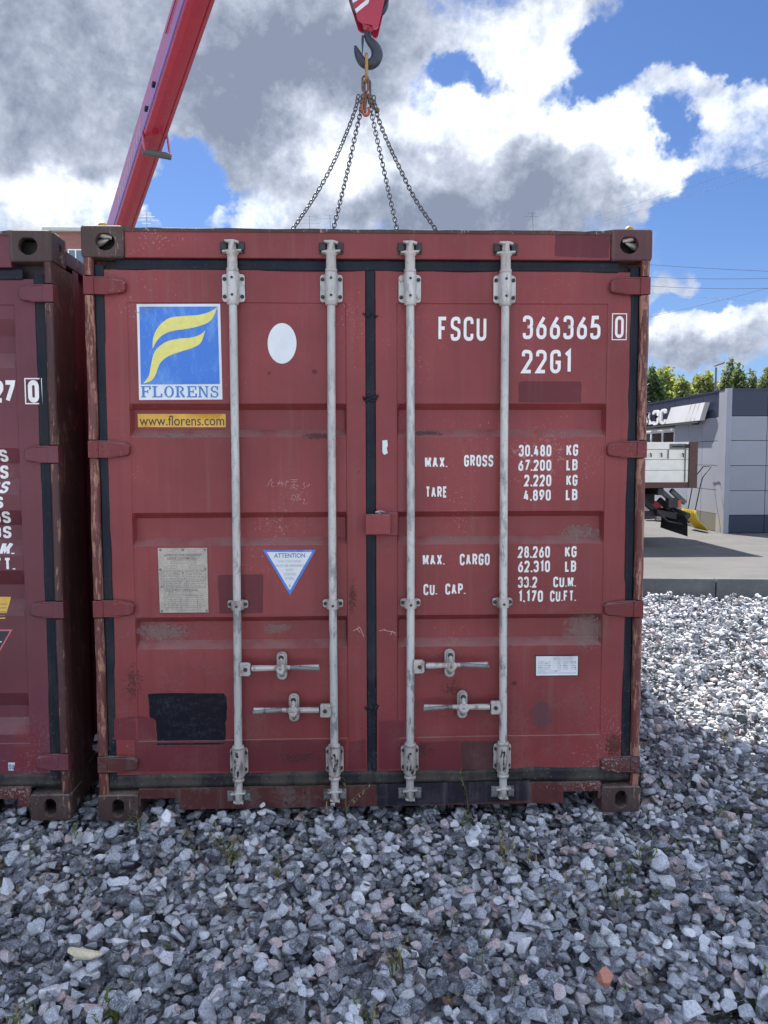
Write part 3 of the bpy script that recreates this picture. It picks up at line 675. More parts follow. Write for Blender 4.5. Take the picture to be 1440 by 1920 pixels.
def handle(rod, X, z, side, hub_w, x_end, xc, worn_tip=True, surf=None):
    """door handle: hub on the rod, flattened bar, catch that holds it"""
    x0 = X(z); d = side; h = MB()
    a, b = sorted((x0+d*.012, x0+d*.060))
    h.prism([(a+.004, z-.030), (b-.008, z-.030), (b, z-.022), (b, z+.022), (b-.008, z+.030), (a+.004, z+.030), (a, z+.024), (a, z-.024)], -.034, -.016, 0, bev=.003)
    h.lathe([(.0085, -.034), (.0085, -.042), (.006, -.0445)], (x0+d*.038, 0, z+.001), 'y', 12, 1)
    h.box(x0+d*.062, x0+d*.074, -.034, -.020, z-.016, z+.016, 1)
    pts = []; rr = []
    for k in range(9):
        t = k/8; x = x0+d*.066+(x_end-d*.0-(x0+d*.066))*t
        pts.append((x, -.026-.006*math.sin(t*3), z+.004+.010*math.sin(t*2.6)*d*0+.006*t)); rr.append([.017, .018, .017, .0165, .016, .015, .0155, .016, .0155][k])
    h.tube(pts, [v*(.80-.03*i) for i, v in enumerate(rr)], 8, 0, flat=1.0)
    # flattened grip with worn marks
    h.tube([(x_end-d*.125, -.032, z+.008), (x_end-d*.09, -.036, z+.007), (x_end-d*.04, -.038, z+.004), (x_end+d*.003, -.040, z+.001)], [.0105, .0100, .0095, .0088], 8, 2)
    hd = h.build('handle', [M['galv_cast'], M['bolt'], M['galv_worn']], rod, bevel=.001)
    c = MB(); zc = z+.004
    c.prism(rrect(xc-.023, xc+.023, zc-.062, zc+.064, .022, 6), .004, .020, 0, bev=.003)
    c.prism(rrect(xc-.0155, xc+.0155, zc-.002, zc+.060, .015, 5), -.020, .004, 0, bev=.004)
    c.prism([(xc-.016, zc-.016), (xc-.004, zc-.024), (xc+.008, zc-.024), (xc+.024, zc-.008), (xc+.030, zc+.006), (xc+.014, zc+.020), (xc-.014, zc+.020), (xc-.030, zc+.006)], -.050, -.036, 0, bev=.004)
    c.tube([(xc, -.022, zc+.040), (xc, -.046, zc+.016)], .009, 8, 0)
    c.lathe([(.0115, -.020), (.0115, -.027), (.008, -.030)], (xc, 0, zc+.044), 'y', 14, 1); c.lathe([(.010, .004), (.010, -.003), (.006, -.005)], (xc, 0, zc-.038), 'y', 12, 2)
    c.box(xc-.012, xc+.012, -.012, .004, zc-.028, zc-.018, 2); c.box(xc-.007, xc+.005, -.0515, -.050, zc-.001, zc+.002, 1)
    c.build('handle_catch', [M['galv_cast'], M['bolt'], M['galv_worn']], rod, bevel=.002)
def door_child(mb, name, mats, door, label=None):
    o = mb.build(name, mats, door)
    if label: o['label'] = label
    return o

# ---- the middle container
bandsA = [(1.848, 1.702), (1.374, 1.227), (.910, .766)]
xiA = [(-1.043, -.105), (.114, 1.040)]
surfA = make_surf(bandsA, (.026, .034), .034, xiA, (.350, 2.280), 5)
specA = dict(mats=(M['red'], M['red_low'], M['red_post'], M['cast'], M['cast']), cast_top=(M['cast'], M['cast_red']), z_hdr=2.462, z_sill=(.045, .138), pockets=[(-1.034, -.862, .098), (.868, 1.028, .098)],
             center=0.0, doorz=(.200, 2.415), surf=surfA, door_x=(-1.139, 1.139), bands=bandsA, slope=(.026, .034), xi=xiA, zpan=(.350, 2.280),
             hz=([2.344, 1.651, .955, .257], [2.353, 1.645, .934, .219]), hlen=.178, hinge_mat=(M['red_hinge'], M['red_low']), seal_lumps=[(2.228, .004), (1.875, .010), (.497, .008)])
boxA, (doorL, doorR) = container((0, 0, 0), specA, 'dark red shipping container with a blue and yellow logo sticker')
RODX = [(-.585, -.594), (-.167, -.168), (.170, .170), (.581, .588)]
rods = [rod_set(boxA, a, b, 'pale' if i == 2 else 'dark', 40+i, .003*(-1)**i) for i, (a, b) in enumerate(RODX)]
def zx(px, py, Y=.012): q = at(px, py, Y); return q[0], q[2]
for i, py, sd, pxe, pxc in ((0, 1254, 1, 598, 527), (1, 1335, -1, 476, 550), (2, 1249, 1, 915, 845), (3, 1329, -1, 795, 869)):
    xe, z = zx(pxe, py, -.03); xc, _ = zx(pxc, py, -.03); handle(rods[i][0], rods[i][1], z, sd, 0, xe, xc)
# cover plate bridging the doors
mb = MB(); mb.prism(rrect(.015, .118, 1.268, 1.372, .006, 2), .018, .030, 0, bev=.003); mb.prism(rrect(-.026, .084, 1.276, 1.366, .006, 2), -.022, .018, 0, bev=.004); mb.box(.030, .045, .005, .02, 1.366, 1.378, 1)
mb.tube([(.02, .004, 1.374), (.04, -.004, 1.380), (.06, .006, 1.374)], .004, 6, 1); mb.build('seal_cover_plate', [M['red'], M['galv_cast']], boxA, bevel=.002)
# lettering
TXT = MB()
def T_(mb, s, px0, px1, py_top, py_bot, surf, ox=0., oz=0., t=.17, mat=0, off=.0016, oy=0., gap=.14, ital=0.):
    p = at(px0, py_bot, .033+oy); q = at(px1, py_top, .033+oy)
    p2 = at(px0, py_top, .033+oy)
    decal(mb, text_quads(s, p[0]-ox, q[0]-ox, p[2]-oz, (q[2]+p2[2])/2-oz, t, gap, ital), surf, off, mat)
for s, a, b, c, d in (('FSCU', 822, 912, 594, 639), ('366365', 980, 1126, 592, 636), ('0', 1152, 1169, 593, 634), ('22G1', 978, 1071, 656, 700)):
    T_(TXT, s, a, b, c, d, surfA, t=.15, gap=.17)
for s, a, b, c, d in (('MAX.', 797, 839, 856, 877), ('GROSS', 870, 925, 853, 875), ('30,480', 973, 1034, 834, 856), ('KG', 1062, 1084, 833, 855), ('67,200', 972, 1034, 862, 883), ('LB', 1062, 1083, 861, 882),
                      ('TARE', 798, 838, 912, 933), ('2,220', 983, 1034, 890, 912), ('KG', 1062, 1083, 890, 911), ('4,890', 982, 1033, 918, 939), ('LB', 1061, 1083, 917, 938),
                      ('MAX.', 793, 834, 1039, 1060), ('CARGO', 862, 918, 1038, 1060), ('28,260', 971, 1031, 1024, 1046), ('KG', 1059, 1081, 1024, 1045), ('62,310', 971, 1031, 1051, 1073), ('LB', 1059, 1080, 1051, 1072),
                      ('CU.', 794, 820, 1095, 1116), ('CAP.', 835, 873, 1094, 1115), ('33.2', 971, 1007, 1081, 1102), ('CU.M.', 1037, 1080, 1081, 1101), ('1,170', 972, 1018, 1107, 1129), ('CU.FT.', 1031, 1080, 1107, 1128)):
    T_(TXT, s, a, b, c, d, surfA, t=.19, gap=.15)
def frame_box(mb, px0, px1, py0, py1, th, surf, ox=0, oz=0, oy=0, mat=0):
    a = at(px0, py1, .033+oy); b = at(px1, py0, .033+oy); x0, z0, x1, z1 = a[0]-ox, a[2]-oz, b[0]-ox, b[2]-oz
    for q in (((x0, z0), (x1, z0), (x1, z0+th), (x0, z0+th)), ((x0, z1-th), (x1, z1-th), (x1, z1), (x0, z1)), ((x0, z0), (x0+th, z0), (x0+th, z1), (x0, z1)), ((x1-th, z0), (x1, z0), (x1, z1), (x1-th, z1))): decal(mb, [q], surf, .0018, mat)
frame_box(TXT, 1146, 1175, 588, 638, .004, surfA)
door_child(TXT, 'lettering', M['white'], doorR, 'white stencilled number, weights and capacities on the right door')
# logo sticker
def quad_poly(pts, surf, mb, mat, off, Y=.033): 
    P = [zx(*p, Y) for p in pts]; 
    if sum((P[i-1][0]*P[i][1]-P[i][0]*P[i-1][1]) for i in range(len(P))) < 0: P = P[::-1]
    subdiv_poly(P, surf, off, mb, mat)
S = MB(); quad_poly([(256, 570), (413, 570), (417, 749), (261, 750)], surfA, S, 0, .0012); quad_poly([(261, 575), (408, 575), (412, 720), (264, 721)], surfA, S, 1, .0018)
def from_zoom(pts, ox, oy, k): return [(ox+p[0]/k, oy+p[1]/k) for p in pts]
def spline(P, n=8):
    P = [np.array(p, float) for p in P]; o = []
    for i in range(len(P)-1):
        a, b, c, d = P[max(i-1, 0)], P[i], P[i+1], P[min(i+2, len(P)-1)]
        for k in range(n): t = k/n; o.append(.5*((2*b)+(-a+c)*t+(2*a-5*b+4*c-d)*t*t+(-a+3*b-3*c+d)*t**3))
    return o+[P[-1]]
def swoosh(top, bot, mb, mat, off):     # band between two curves in zoom pixels
    A = [zx(0+p[0]/3, 400+p[1]/3, .033) for p in spline(top)]; B = [zx(p[0]/3, 400+p[1]/3, .033) for p in spline(bot)]
    n = len(A); mb.add([(x, surfA(x, z)-off, z) for x, z in A+B], [(i, i+1, n+i+1, n+i) for i in range(n-1)], mat)
swoosh([(858, 762), (862, 700), (890, 640), (950, 590), (1040, 578), (1120, 572), (1180, 555), (1224, 528)],
       [(864, 752), (882, 718), (915, 685), (970, 662), (1050, 650), (1130, 632), (1190, 600), (1224, 528)], S, 2, .0026)
swoosh([(806, 958), (838, 912), (850, 850), (872, 775), (930, 725), (1000, 706), (1080, 698), (1130, 680), (1155, 658)],
       [(806, 958), (845, 945), (872, 915), (900, 845), (945, 805), (1010, 780), (1080, 758), (1130, 728), (1155, 660)], S, 2, .0026)
# slab serif capitals of the name
SER = {'F': [(.12, 0, .34, 1), (0, .0, .48, .1), (0, .9, .95, 1), (.8, .68, .95, 1), (.3, .45, .7, .56), (.6, .36, .7, .66)], 'L': [(.12, 0, .34, 1), (0, .9, .48, 1), (0, 0, .95, .1), (.8, 0, .95, .34)],
       'E': [(.12, 0, .34, 1), (0, .9, .95, 1), (0, 0, .98, .1), (.8, .68, .95, 1), (.82, 0, .98, .34), (.3, .45, .68, .56), (.58, .34, .68, .68)],
       'N': [(.1, 0, .24, 1), (.80, 0, .92, 1), (0, 0, .36, .1), (0, .9, .3, 1), (.68, .9, 1.02, 1)], 'R': [(.12, 0, .34, 1), (0, 0, .46, .1), (0, .9, .5, 1)]}
def serif_word(word, x0, x1, z0, z1, mb, mat, off):
    n = len(word); cw = (x1-x0)/n; h = z1-z0
    for i, ch in enumerate(word):
        X = lambda u: x0+cw*(i+.04+u*.9); Z = lambda v: z0+h*v
        Q = [((a, b), (c, b), (c, d), (a, d)) for a, b, c, d in SER.get(ch, [])]
        if ch == 'N': Q.append(((.1, 1), (.30, 1), (.92, 0), (.74, 0)))
        def ringseg(cx, cz, rx, rz, tx, tz, a0, a1, k=14):
            for j in range(k):
                A, B = R_(a0+(a1-a0)*j/k), R_(a0+(a1-a0)*(j+1)/k)
                f = lambda a, s: (cx+(rx-s*tx)*math.cos(a), cz+(rz-s*tz)*math.sin(a)); Q.append((f(A, 0), f(B, 0), f(B, 1), f(A, 1)))
        if ch == 'O': ringseg(.5, .5, .47, .52, .2, .09, 0, 360, 22)
        if ch == 'R': ringseg(.45, .74, .38, .26, .2, .09, -90, 90, 10); Q.append(((.40, .50), (.60, .50), (.98, 0), (.72, 0)))
        if ch == 'S': ringseg(.48, .74, .36, .27, .18, .09, 30, 245, 12); ringseg(.50, .27, .38, .28, .18, .09, -150, 75, 12); Q.append(((.70, .64), (.84, .64), (.84, 1), (.74, 1))); Q.append(((.10, 0), (.22, 0), (.24, .36), (.10, .36))); Q.append(((.22, .60), (.36, .44), (.72, .40), (.60, .58)))
        for q in Q: mb.add([(X(u), surfA(X(u), Z(v))-off, Z(v)) for u, v in q], [tuple(range(4))], mat)
a = zx(264, 745, .033); b = zx(413, 724, .033); serif_word('FLORENS', a[0], b[0], a[1], b[1], S, 3, .0026)
for u, v, L_ in ((758, 562, 60), (800, 550, 50)):              # scratches across the corner
    q = [zx((u+i*L_/6)/3, 400+(v-4*math.sin(i))/3, .033) for i in range(7)]
    for i in range(6): S.add([(q[i][0], surfA(*q[i])-.0032, q[i][1]), (q[i+1][0], surfA(*q[i+1])-.0032, q[i+1][1]), (q[i+1][0], surfA(*q[i+1])-.0032, q[i+1][1]+.002), (q[i][0], surfA(*q[i])-.0032, q[i][1]+.002)], [(0, 1, 2, 3)], 4)
door_child(S, 'logo_sticker', [M['white2'], M['blue'], M['lemon'], M['blue2'], M['ink_grey']], doorL, 'square white bordered blue sticker with two yellow swooshes over the name in blue')
# web address sticker, set in the first trough
S = MB(); quad_poly([(258, 776), (423, 776), (423, 801), (259, 801)], surfA, S, 0, .0012, .066); a = zx(262, 798, .066); b = zx(420, 779, .066); font_mesh('www.florens.com', a[0], b[0], a[1], b[1], surfA, .002, S, 1)
door_child(S, 'web_address_sticker', [M['orange_y'], M['ink']], doorL, 'amber strip sticker with a web address in black')
S = MB(); quad_poly([(529+27*math.cos(R_(k*10)), 644-38*math.sin(R_(k*10))) for k in range(36)], surfA, S, 0, .0012); door_child(S, 'oval_sticker', [M['white2']], doorL, 'blank white oval sticker')
S = MB(); quad_poly([(493, 1031), (592, 1031), (544, 1116)], surfA, S, 0, .0012); quad_poly([(500, 1035), (585, 1035), (543.5, 1107)], surfA, S, 1, .002)
for s, a0, b0, c0, d0, mm in (('ATTENTION', 514, 572, 1037, 1046, 2), ('THIS CONTAINER', 521, 565, 1050, 1055, 3), ('MUST BE REPAIRED', 517, 570, 1058, 1063, 3), ('WITH', 536, 550, 1066, 1071, 3), ('CORTEN', 532, 555, 1074, 1079, 3), ('STEEL', 535, 552, 1082, 1087, 3)):
    a = zx(a0, d0, .033); b = zx(b0, c0, .033); font_mesh(s, a[0], b[0], a[1], b[1], surfA, .0028, S, mm, .012 if mm == 2 else 0)
a = zx(542, 1100, .033); decal(S, [((a[0], a[1]), (a[0]+.006, a[1]), (a[0]+.004, a[1]+.016))], surfA, .003, 4)
door_child(S, 'attention_sticker', [M['blue'], M['white2'], M['steel_blue'], M['ink_pale'], M['pink']], doorL, 'white triangular attention sticker with blue border')
# riveted data plate
S = MB(); p0 = zx(300, 1149, .030); p1 = zx(389, 1027, .030)
poly = [(p0[0], p0[1]), (p1[0], p0[1]), (p1[0]-.001, p1[1]), (p0[0]-.003, p1[1])]; S.prism(poly, .0265, .030, 0, bev=.001)
fl = lambda x, z: .0265
def pl(u, v): return (p0[0]+(p1[0]-p0[0])*u, p0[1]+(p1[1]-p0[1])*(1-v))
def ptext(s, u0, u1, v0, v1, m=1): a = pl(u0, v1); b = pl(u1, v0); font_mesh(s, a[0], b[0], a[1], b[1], fl, .0008, S, m, .01)
ptext('APPROVED FOR TRANSPORT', .12, .88, .09, .13); ptext('UNDER CUSTOMS SEAL', .18, .78, .14, .18); ptext('CSC SAFETY APPROVAL', .12, .80, .63, .67)
def pline(u0, u1, v, t=.0012, m=2): a = pl(u0, v); b = pl(u1, v); decal(S, [((a[0], a[1]), (b[0], a[1]), (b[0], a[1]+t), (a[0], a[1]+t))], fl, .0007, m)
def pvert(u, v0, v1): a = pl(u, v1); b = pl(u, v0); decal(S, [((a[0], a[1]), (a[0]+.0012, a[1]), (a[0]+.0012, b[1]), (a[0], b[1]))], fl, .0007, 2)
rs = random.Random(4)
for bx in ((.24, .76, .20, .235), (.16, .36, .275, .315), (.62, .93, .275, .31), (.05, .48, .355, .49), (.51, .95, .355, .49), (.05, .52, .51, .60), (.56, .95, .51, .60), (.20, .64, .68, .715), (.44, .78, .73, .96)):
    u0, u1, v0, v1 = bx; pline(u0, u1, v0); pline(u0, u1, v1); pvert(u0, v0, v1); pvert(u1, v0, v1)
pline(.05, .95, .34); pline(.05, .95, .615)
for v in list(np.arange(.37, .49, .024))+list(np.arange(.525, .60, .026))+list(np.arange(.74, .95, .030)):   # rows too small to read
    for u0 in (.08, .54):
        u = u0
        while u < u0+.34:
            L_ = rs.uniform(.03, .09); pline(u, min(u+L_, u0+.38), v+rs.uniform(-.003, .003), .0018); u += L_+.02
for u, v in ((.04, .03), (.5, .03), (.95, .03), (.03, .33), (.95, .33), (.04, .97), (.96, .97)): a = pl(u, v); S.lathe([(.0055, .0265), (.004, .0235)], (a[0], 0, a[1]), 'y', 8, 3)
door_child(S, 'data_plate', [M['plate'], M['ink_grey'], M['ink_grey'], M['galv_worn']], doorL, 'weathered riveted metal approval plate')
# paper label on the right door
S = MB(); quad_poly([(1003, 1228), (1085, 1228), (1085, 1268), (1003, 1268)], surfA, S, 2, .0010); quad_poly([(1005, 1230.5), (1083.5, 1230), (1083, 1266), (1005, 1266.5)], surfA, S, 0, .0018)
a = zx(1037, 1238, .033); b = zx(1051, 1232.5, .033); font_mesh('XPCL', a[0], b[0], a[1], b[1], surfA, .0026, S, 1)
for k, py in enumerate((1241, 1244.3, 1247.6, 1251, 1254.3, 1258, 1261.5)):
    for x0, x1 in (((1008, 1032), (1045, 1052), (1056, 1065), (1070, 1080)) if k < 5 else ((1008, 1023), (1029, 1050)) if k == 5 else ((1008, 1080),)):
        x = x0
        while x < x1-1:
            L_ = rs.uniform(2, 6); a = zx(x, py+.6, .033); b = zx(min(x+L_, x1), py-.6, .033); decal(S, [((a[0], a[1]), (b[0], a[1]), (b[0], b[1]), (a[0], b[1]))], surfA, .0026, 1 if rs.random() < .9 else 2); x += L_+1
door_child(S, 'paper_label', [M['white2'], M['ink_pale'], M['ink']], doorR, 'small white printed label with black border')
# chalk-like scrawl scratched into the paint
S = MB()
def scr(pts, ox, oy, k, wd=.0016, surf=surfA):
    q = [zx(ox+p[0]/k, oy+p[1]/k, .033) for p in pts]
    for i in range(len(q)-1):
        d = np.array(q[i+1])-np.array(q[i]); n_ = np.array([-d[1], d[0]])/(np.hypot(*d)+1e-9)*wd/2; S.add([(x, surf(x, z)-.0011, z) for x, z in (q[i]-n_, q[i+1]-n_, q[i+1]+n_, q[i]+n_)], [(0, 1, 2, 3)])
for st in (((345, 118), (322, 140)), ((335, 125), (352, 142)), ((330, 140), (318, 162)), ((345, 138), (340, 160), (356, 166)), ((375, 150), (410, 140)), ((392, 128), (380, 158)), ((402, 132), (404, 160)), ((372, 140), (420, 150)),
           ((432, 125), (424, 165)), ((420, 140), (445, 132)), ((452, 122), (496, 124)), ((458, 136), (492, 134)), ((474, 120), (472, 178)), ((455, 160), (474, 150), (496, 162)), ((450, 176), (470, 166), (494, 180)),
           ((524, 150), (536, 140), (530, 155), (540, 168), (524, 176)), ((546, 156), (552, 166), (566, 152), (556, 150)),
           ((466, 210), (458, 238), (474, 244), (484, 220), (466, 210)), ((494, 208), (490, 244)), ((494, 208), (512, 214), (496, 226), (516, 236), (490, 244)), ((524, 240), (536, 236), (532, 254), (524, 264), (550, 266))): scr(st, 400, 860, 3.13)
for st in (((820, 1010), (860, 990), (884, 1045)), ((850, 985), (868, 1000)), ((862, 1020), (840, 995)), ((972, 1010), (1010, 1000)), ((1000, 1005), (1030, 1012), (1075, 1020)), ((1040, 1035), (1050, 1010), (1072, 1036))): scr(st, 400, 860, 3.13, .003)
S_marks = door_child(S, 'scratched_marks', [M['scratch']], doorL, 'thin handwritten marks scratched through the paint')
S_marks['kind'] = 'stuff'
# torn scrap of a label
S = MB(); P = [zx(*p, .033) for p in ((717, 826), (726, 825), (727, 836), (725, 840), (727, 850), (720, 853), (717, 848))][::-1]; S.add([(x, surfA(x, z)-.0013, z) for x, z in P], [tuple(range(len(P)))]); door_child(S, 'label_scrap', [M['white2']], doorR, 'torn scrap of a white label')
# touched up areas, brushed on with ragged edges
def patch(pts, m, door, label, off=.0009, Y=.033, seed=0, amp=2.0, surf=surfA):
    rs = random.Random(seed); Q = []
    for i in range(len(pts)):
        a, b = np.array(pts[i], float), np.array(pts[(i+1) % len(pts)], float); n = max(1, int(np.hypot(*(b-a))/9))
        for k in range(n): Q.append(a+(b-a)*k/n+np.array([rs.uniform(-amp, amp), rs.uniform(-amp, amp)]))
    s_ = MB(); quad_poly([tuple(q) for q in Q], surf, s_, 0, off, Y); return door_child(s_, 'paint_patch', [m], door, label)
patch([(278, 1301), (420, 1301), (426, 1308), (421, 1394), (294, 1395), (292, 1350), (279, 1346)], M['black_patch'], doorL, 'black scraped rectangle of paint low on the left door', seed=1, amp=1.6)
patch([(408, 1078), (494, 1077), (493, 1149), (412, 1150)], M['patch_dark'], doorL, 'dark red square of paint', seed=2, amp=.4)
patch([(973, 719), (978, 715), (1088, 716), (1090, 722), (1089, 754), (972, 754)], M['patch_dark'], doorR, 'dark red rectangle of paint under the type code', seed=3, amp=.7)
patch([(253, 1388), (436, 1388), (648, 1388), (648, 1444), (253, 1446)], M['patch_plum'], doorL, 'plum strip of paint along the door bottom', seed=4, amp=.4, off=.0007)
patch([(213, 1347), (246, 1343), (290, 1347), (292, 1386), (214, 1386)], M['patch_plum'], doorL, 'plum patch of paint at the door edge', seed=5, amp=.8)
patch([(862, 1389), (940, 1389), (940, 1440), (866, 1441)], M['patch_brown'], doorR, 'grey brown patch of paint beside the right rod', seed=6, amp=1)
patch([(786, 1390), (861, 1389), (865, 1441), (786, 1442)], M['patch_plum'], doorR, 'plum patch of paint along the door bottom', seed=7, amp=.6, off=.0007)
patch([(711, 1350), (750, 1350), (757, 1352), (755, 1440), (711, 1442)], M['patch_plum'], doorR, 'plum patch of paint on the door stile', seed=8, amp=.8)
patch([(655, 1390), (685, 1386), (686, 1440), (652, 1443)], M['patch_plum'], doorL, 'plum patch on the door stile', seed=9, amp=1)
flH = lambda x, z: .012; flS = lambda x, z: .010
patch([(1041, 441), (1145, 440), (1140, 483), (1040, 481)], M['patch_dark'], boxA, 'darker paint at the right end of the header', seed=10, amp=1, surf=flH, Y=.012)
patch([(706, 1470), (845, 1468), (993, 1463), (994, 1500), (905, 1504), (707, 1510)], M['patch_slate'], boxA, 'dark slate paint on the middle of the sill', seed=11, amp=.9, surf=flS, Y=.01)
def stain(px, py, rx, ry, m, door, seed, lab):
    rs = random.Random(seed); P = [(px+rx*math.cos(R_(k*12))*(1+.18*math.sin(k*1.9+seed)), py+ry*math.sin(R_(k*12))*(1+.18*math.cos(k*2.3))) for k in range(30)]
    s_ = MB(); quad_poly(P, surfA, s_, 0, .0007); door_child(s_, 'stain', [m], door, lab)
M['smudge'] = painted('grey scuff', (.125, .045, .055), rust_amt=.6, dust_amt=.7, streak=.2)
stain(1015, 1340, 20, 24, M['smudge'], doorR, 3, 'round grey scuff')
stain(590, 697, 5, 4, M['patch_dark'], doorL, 5, None); stain(505, 760-60, 3, 3, M['patch_dark'], doorL, 6, None); stain(964, 1281, 5, 4, M['patch_dark'], doorR, 7, None); stain(779, 1320, 7, 5, M['smudge'], doorR, 8, None)

def film(px, py, rx, ry, col, dens, door, label, seed=0, sx=1., sz=1.):
    c = zx(px, py, .033); k = at(px+1, py, .033)[0]-at(px, py, .033)[0]; m, T, b = mat_base('film of '+label); oc = T.new('ShaderNodeTexCoord').outputs['Object']
    rel = T.vmath('MULTIPLY', T.vmath('SUBTRACT', oc, (c[0], 0, c[1])), (1/(rx*k), 0, 1/(ry*k))); ln = T.new('ShaderNodeVectorMath', operation='LENGTH'); T.put(ln.inputs[0], rel)
    fall = T.step(ln.outputs[1], 1., .0); n_ = T.noise(T.mapping(oc, scale=(sx, 1, sz), loc=(seed, 0, 0)), 30., 7, .75); n3 = T.noise(T.mapping(oc, scale=(sx, 1, sz), loc=(seed+5, 0, 0)), 110., 4, .7)
    a_ = T.step(T.math('ADD', T.math('MULTIPLY', fall, .30), T.math('ADD', T.math('MULTIPLY', n_, .50), T.math('MULTIPLY', n3, .75))), .86-dens*.10, .98-dens*.10)
    a_ = T.math('MULTIPLY', T.math('MULTIPLY', a_, T.step(ln.outputs[1], 1., .5)), .5); b.inputs['Base Color'].default_value = (*col, 1); b.inputs['Roughness'].default_value = .8; T.put(b.inputs['Alpha'], a_)
    s_ = MB(); quad_poly([(px+rx*math.cos(R_(q*15)), py-ry*math.sin(R_(q*15))) for q in range(24)], surfA, s_, 0, .0014); o = s_.build('stain', [m], door); o['label'] = label; return o
DU, RU = (.24, .19, .17), (.075, .035, .022)
for a in ((1100, 1180, 70, 60, DU, 1.2, doorR, 'grey dust in the corner of the lowest trough'), (300, 1188, 110, 36, DU, 1.1, doorL, 'grey dust along the lowest trough'),
          (1090, 1000, 80, 34, DU, .8, doorR, 'dust along the middle trough end'), (330, 816, 120, 12, DU, .7, doorL, 'dust line on the upper trough ledge'), (600, 818, 60, 10, (.06, .04, .04), 1.3, doorL, 'dark grime on the upper trough ledge'), (800, 812, 60, 9, (.06, .04, .04), 1.2, doorR, 'dark grime on the ledge'),
          (1150, 1395, 30, 40, RU, 1.2, doorR, 'rust by the lowest right hinge'), (660, 1120, 16, 60, RU, .8, doorL, 'rust spatter by the second rod'), (850, 1290, 50, 40, RU, .35, doorR, 'small rust spots below the handle'),
          (520, 1180, 70, 24, DU, .7, doorL, 'dust on the trough behind the rods'), (560, 1420, 90, 26, RU, .35, doorL, 'rust specks low on the left door'), (780, 1405, 70, 30, RU, .5, doorR, 'rust specks low on the right door'), (250, 1280, 40, 90, RU, .3, doorL, 'rust specks on the left stile')): film(*a, seed=a[0]*.01)

# ---- the left container, mostly outside the frame
OXB, OYB, OZB = -2.574, .04, -.010
bandsB = [(2.223, 2.014), (1.668, 1.463), (1.395, 1.195), (1.128, .926), (.576, .386)]
xiB = [(-1.03, -.11), (.11, 1.040)]
surfB = make_surf(bandsB, (.068, .068), .036, xiB, (.344, 2.285), 8)
specB = dict(mats=(M['purple'], M['red_low'], M['purple_post'], M['cast'], M['cast']), cast_top=(M['cast'], M['cast']), z_hdr=2.437, z_sill=(.045, .150), pockets=[(-1.03, -.86, .1), (.80, .985, .1)], dark_rail=True,
             center=0., doorz=(.205, 2.392), surf=surfB, door_x=(-1.130, 1.130), bands=bandsB, slope=(.068, .068), xi=xiB, zpan=(.344, 2.285),
             hz=([2.329, 1.640, .955, .265],)*2, hlen=.152, hinge_mat=(M['purple'], M['purple']), seal_lumps=[(1.5, .006)])
boxB, (dBL, dBR) = container((OXB, OYB, OZB), specB, 'maroon shipping container left of the brighter red one, with a black triangle sticker')
for i, (a, b) in enumerate(RODX): rod_set(boxB, a, b, 'dark', 60+i)
TB = MB(); KB = dict(surf=surfB, ox=OXB, oz=OZB, oy=OYB)
T_(TB, '0', 54, 73, 713, 755, t=.22, **KB); T_(TB, '7', 8, 28, 713, 755, t=.20, **KB); T_(TB, '2', -14, 6, 713, 755, t=.20, **KB)
frame_box(TB, 48, 79, 709, 758, .005, surfB, OXB, OZB, OYB)
for s, x1, y0, y1, it in (('KGS', 11, 843, 866, 0), ('LBS', 9, 873, 898, 0), ('KGS', 12, 903, 925, .15), ('LBS', 6, 931, 953, 0), ('KGS', 15, 959, 982, .1), ('LBS', 14, 988, 1011, 0), ('CU.M.', 25, 1018, 1041, .18), ('CU.FT.', 28, 1046, 1070, 0)):
    T_(TB, s, x1-(78 if '.' in s else 52), x1, y0, y1, t=.2, ital=it, **KB)
door_child(TB, 'lettering', M['white'], dBR, 'white weights column and boxed check digit at the edge of the maroon door')
def zb(px, py): q = at(px, py, .033+OYB); return q[0]-OXB, q[2]-OZB
def polyB(pts, mb, mat, off):
    P = [zb(*p) for p in pts]
    if sum((P[i-1][0]*P[i][1]-P[i][0]*P[i-1][1]) for i in range(len(P))) < 0: P = P[::-1]
    subdiv_poly(P, surfB, off, mb, mat)
S = MB(); polyB([(-40, 1121), (14, 1122), (10, 1160), (-42, 1160)], S, 0, .0014)
for k in range(5):
    a = zb(-34, 1129+k*6.5); b = zb(9, 1127.5+k*6.5); decal(S, [((a[0], a[1]), (b[0], a[1]), (b[0], b[1]), (a[0], b[1]))], surfB, .0022, 1)
door_child(S, 'yellow_sticker', [M['orange_y'], M['ink_grey']], dBR)
S = MB(); polyB([(-53, 1180), (24, 1180), (-14, 1246)], S, 0, .0014); polyB([(-48, 1183), (19, 1183), (-14, 1240)], S, 1, .0022); polyB([(-30, 1202), (4, 1202), (4, 1204), (-30, 1204)], S, 2, .003)
door_child(S, 'triangle_sticker', [M['pink'], M['ink'], M['white2']], dBR, 'black triangular sticker with pink border')
S = MB(); polyB([(16, 1429), (29, 1429), (26, 1444), (17, 1444)], S, 0, .0014); T_(S, 'SU', 18, 27, 1432, 1442, t=.2, mat=1, off=.0024, **KB); door_child(S, 'small_label', [M['white2'], M['steel_blue']], dBR, 'torn small white label reading SU')
def patchB(pts, m, seed):
    rs = random.Random(seed); Q = []
    for i in range(len(pts)):
        a, b = np.array(pts[i], float), np.array(pts[(i+1) % len(pts)], float); n = max(1, int(np.hypot(*(b-a))/9))
        for k in range(n): Q.append(a+(b-a)*k/n+np.array([rs.uniform(-.6, .6), rs.uniform(-.6, .6)]))
    s_ = MB(); polyB([tuple(q) for q in Q], s_, 0, .0009); door_child(s_, 'paint_patch', [m], dBR)
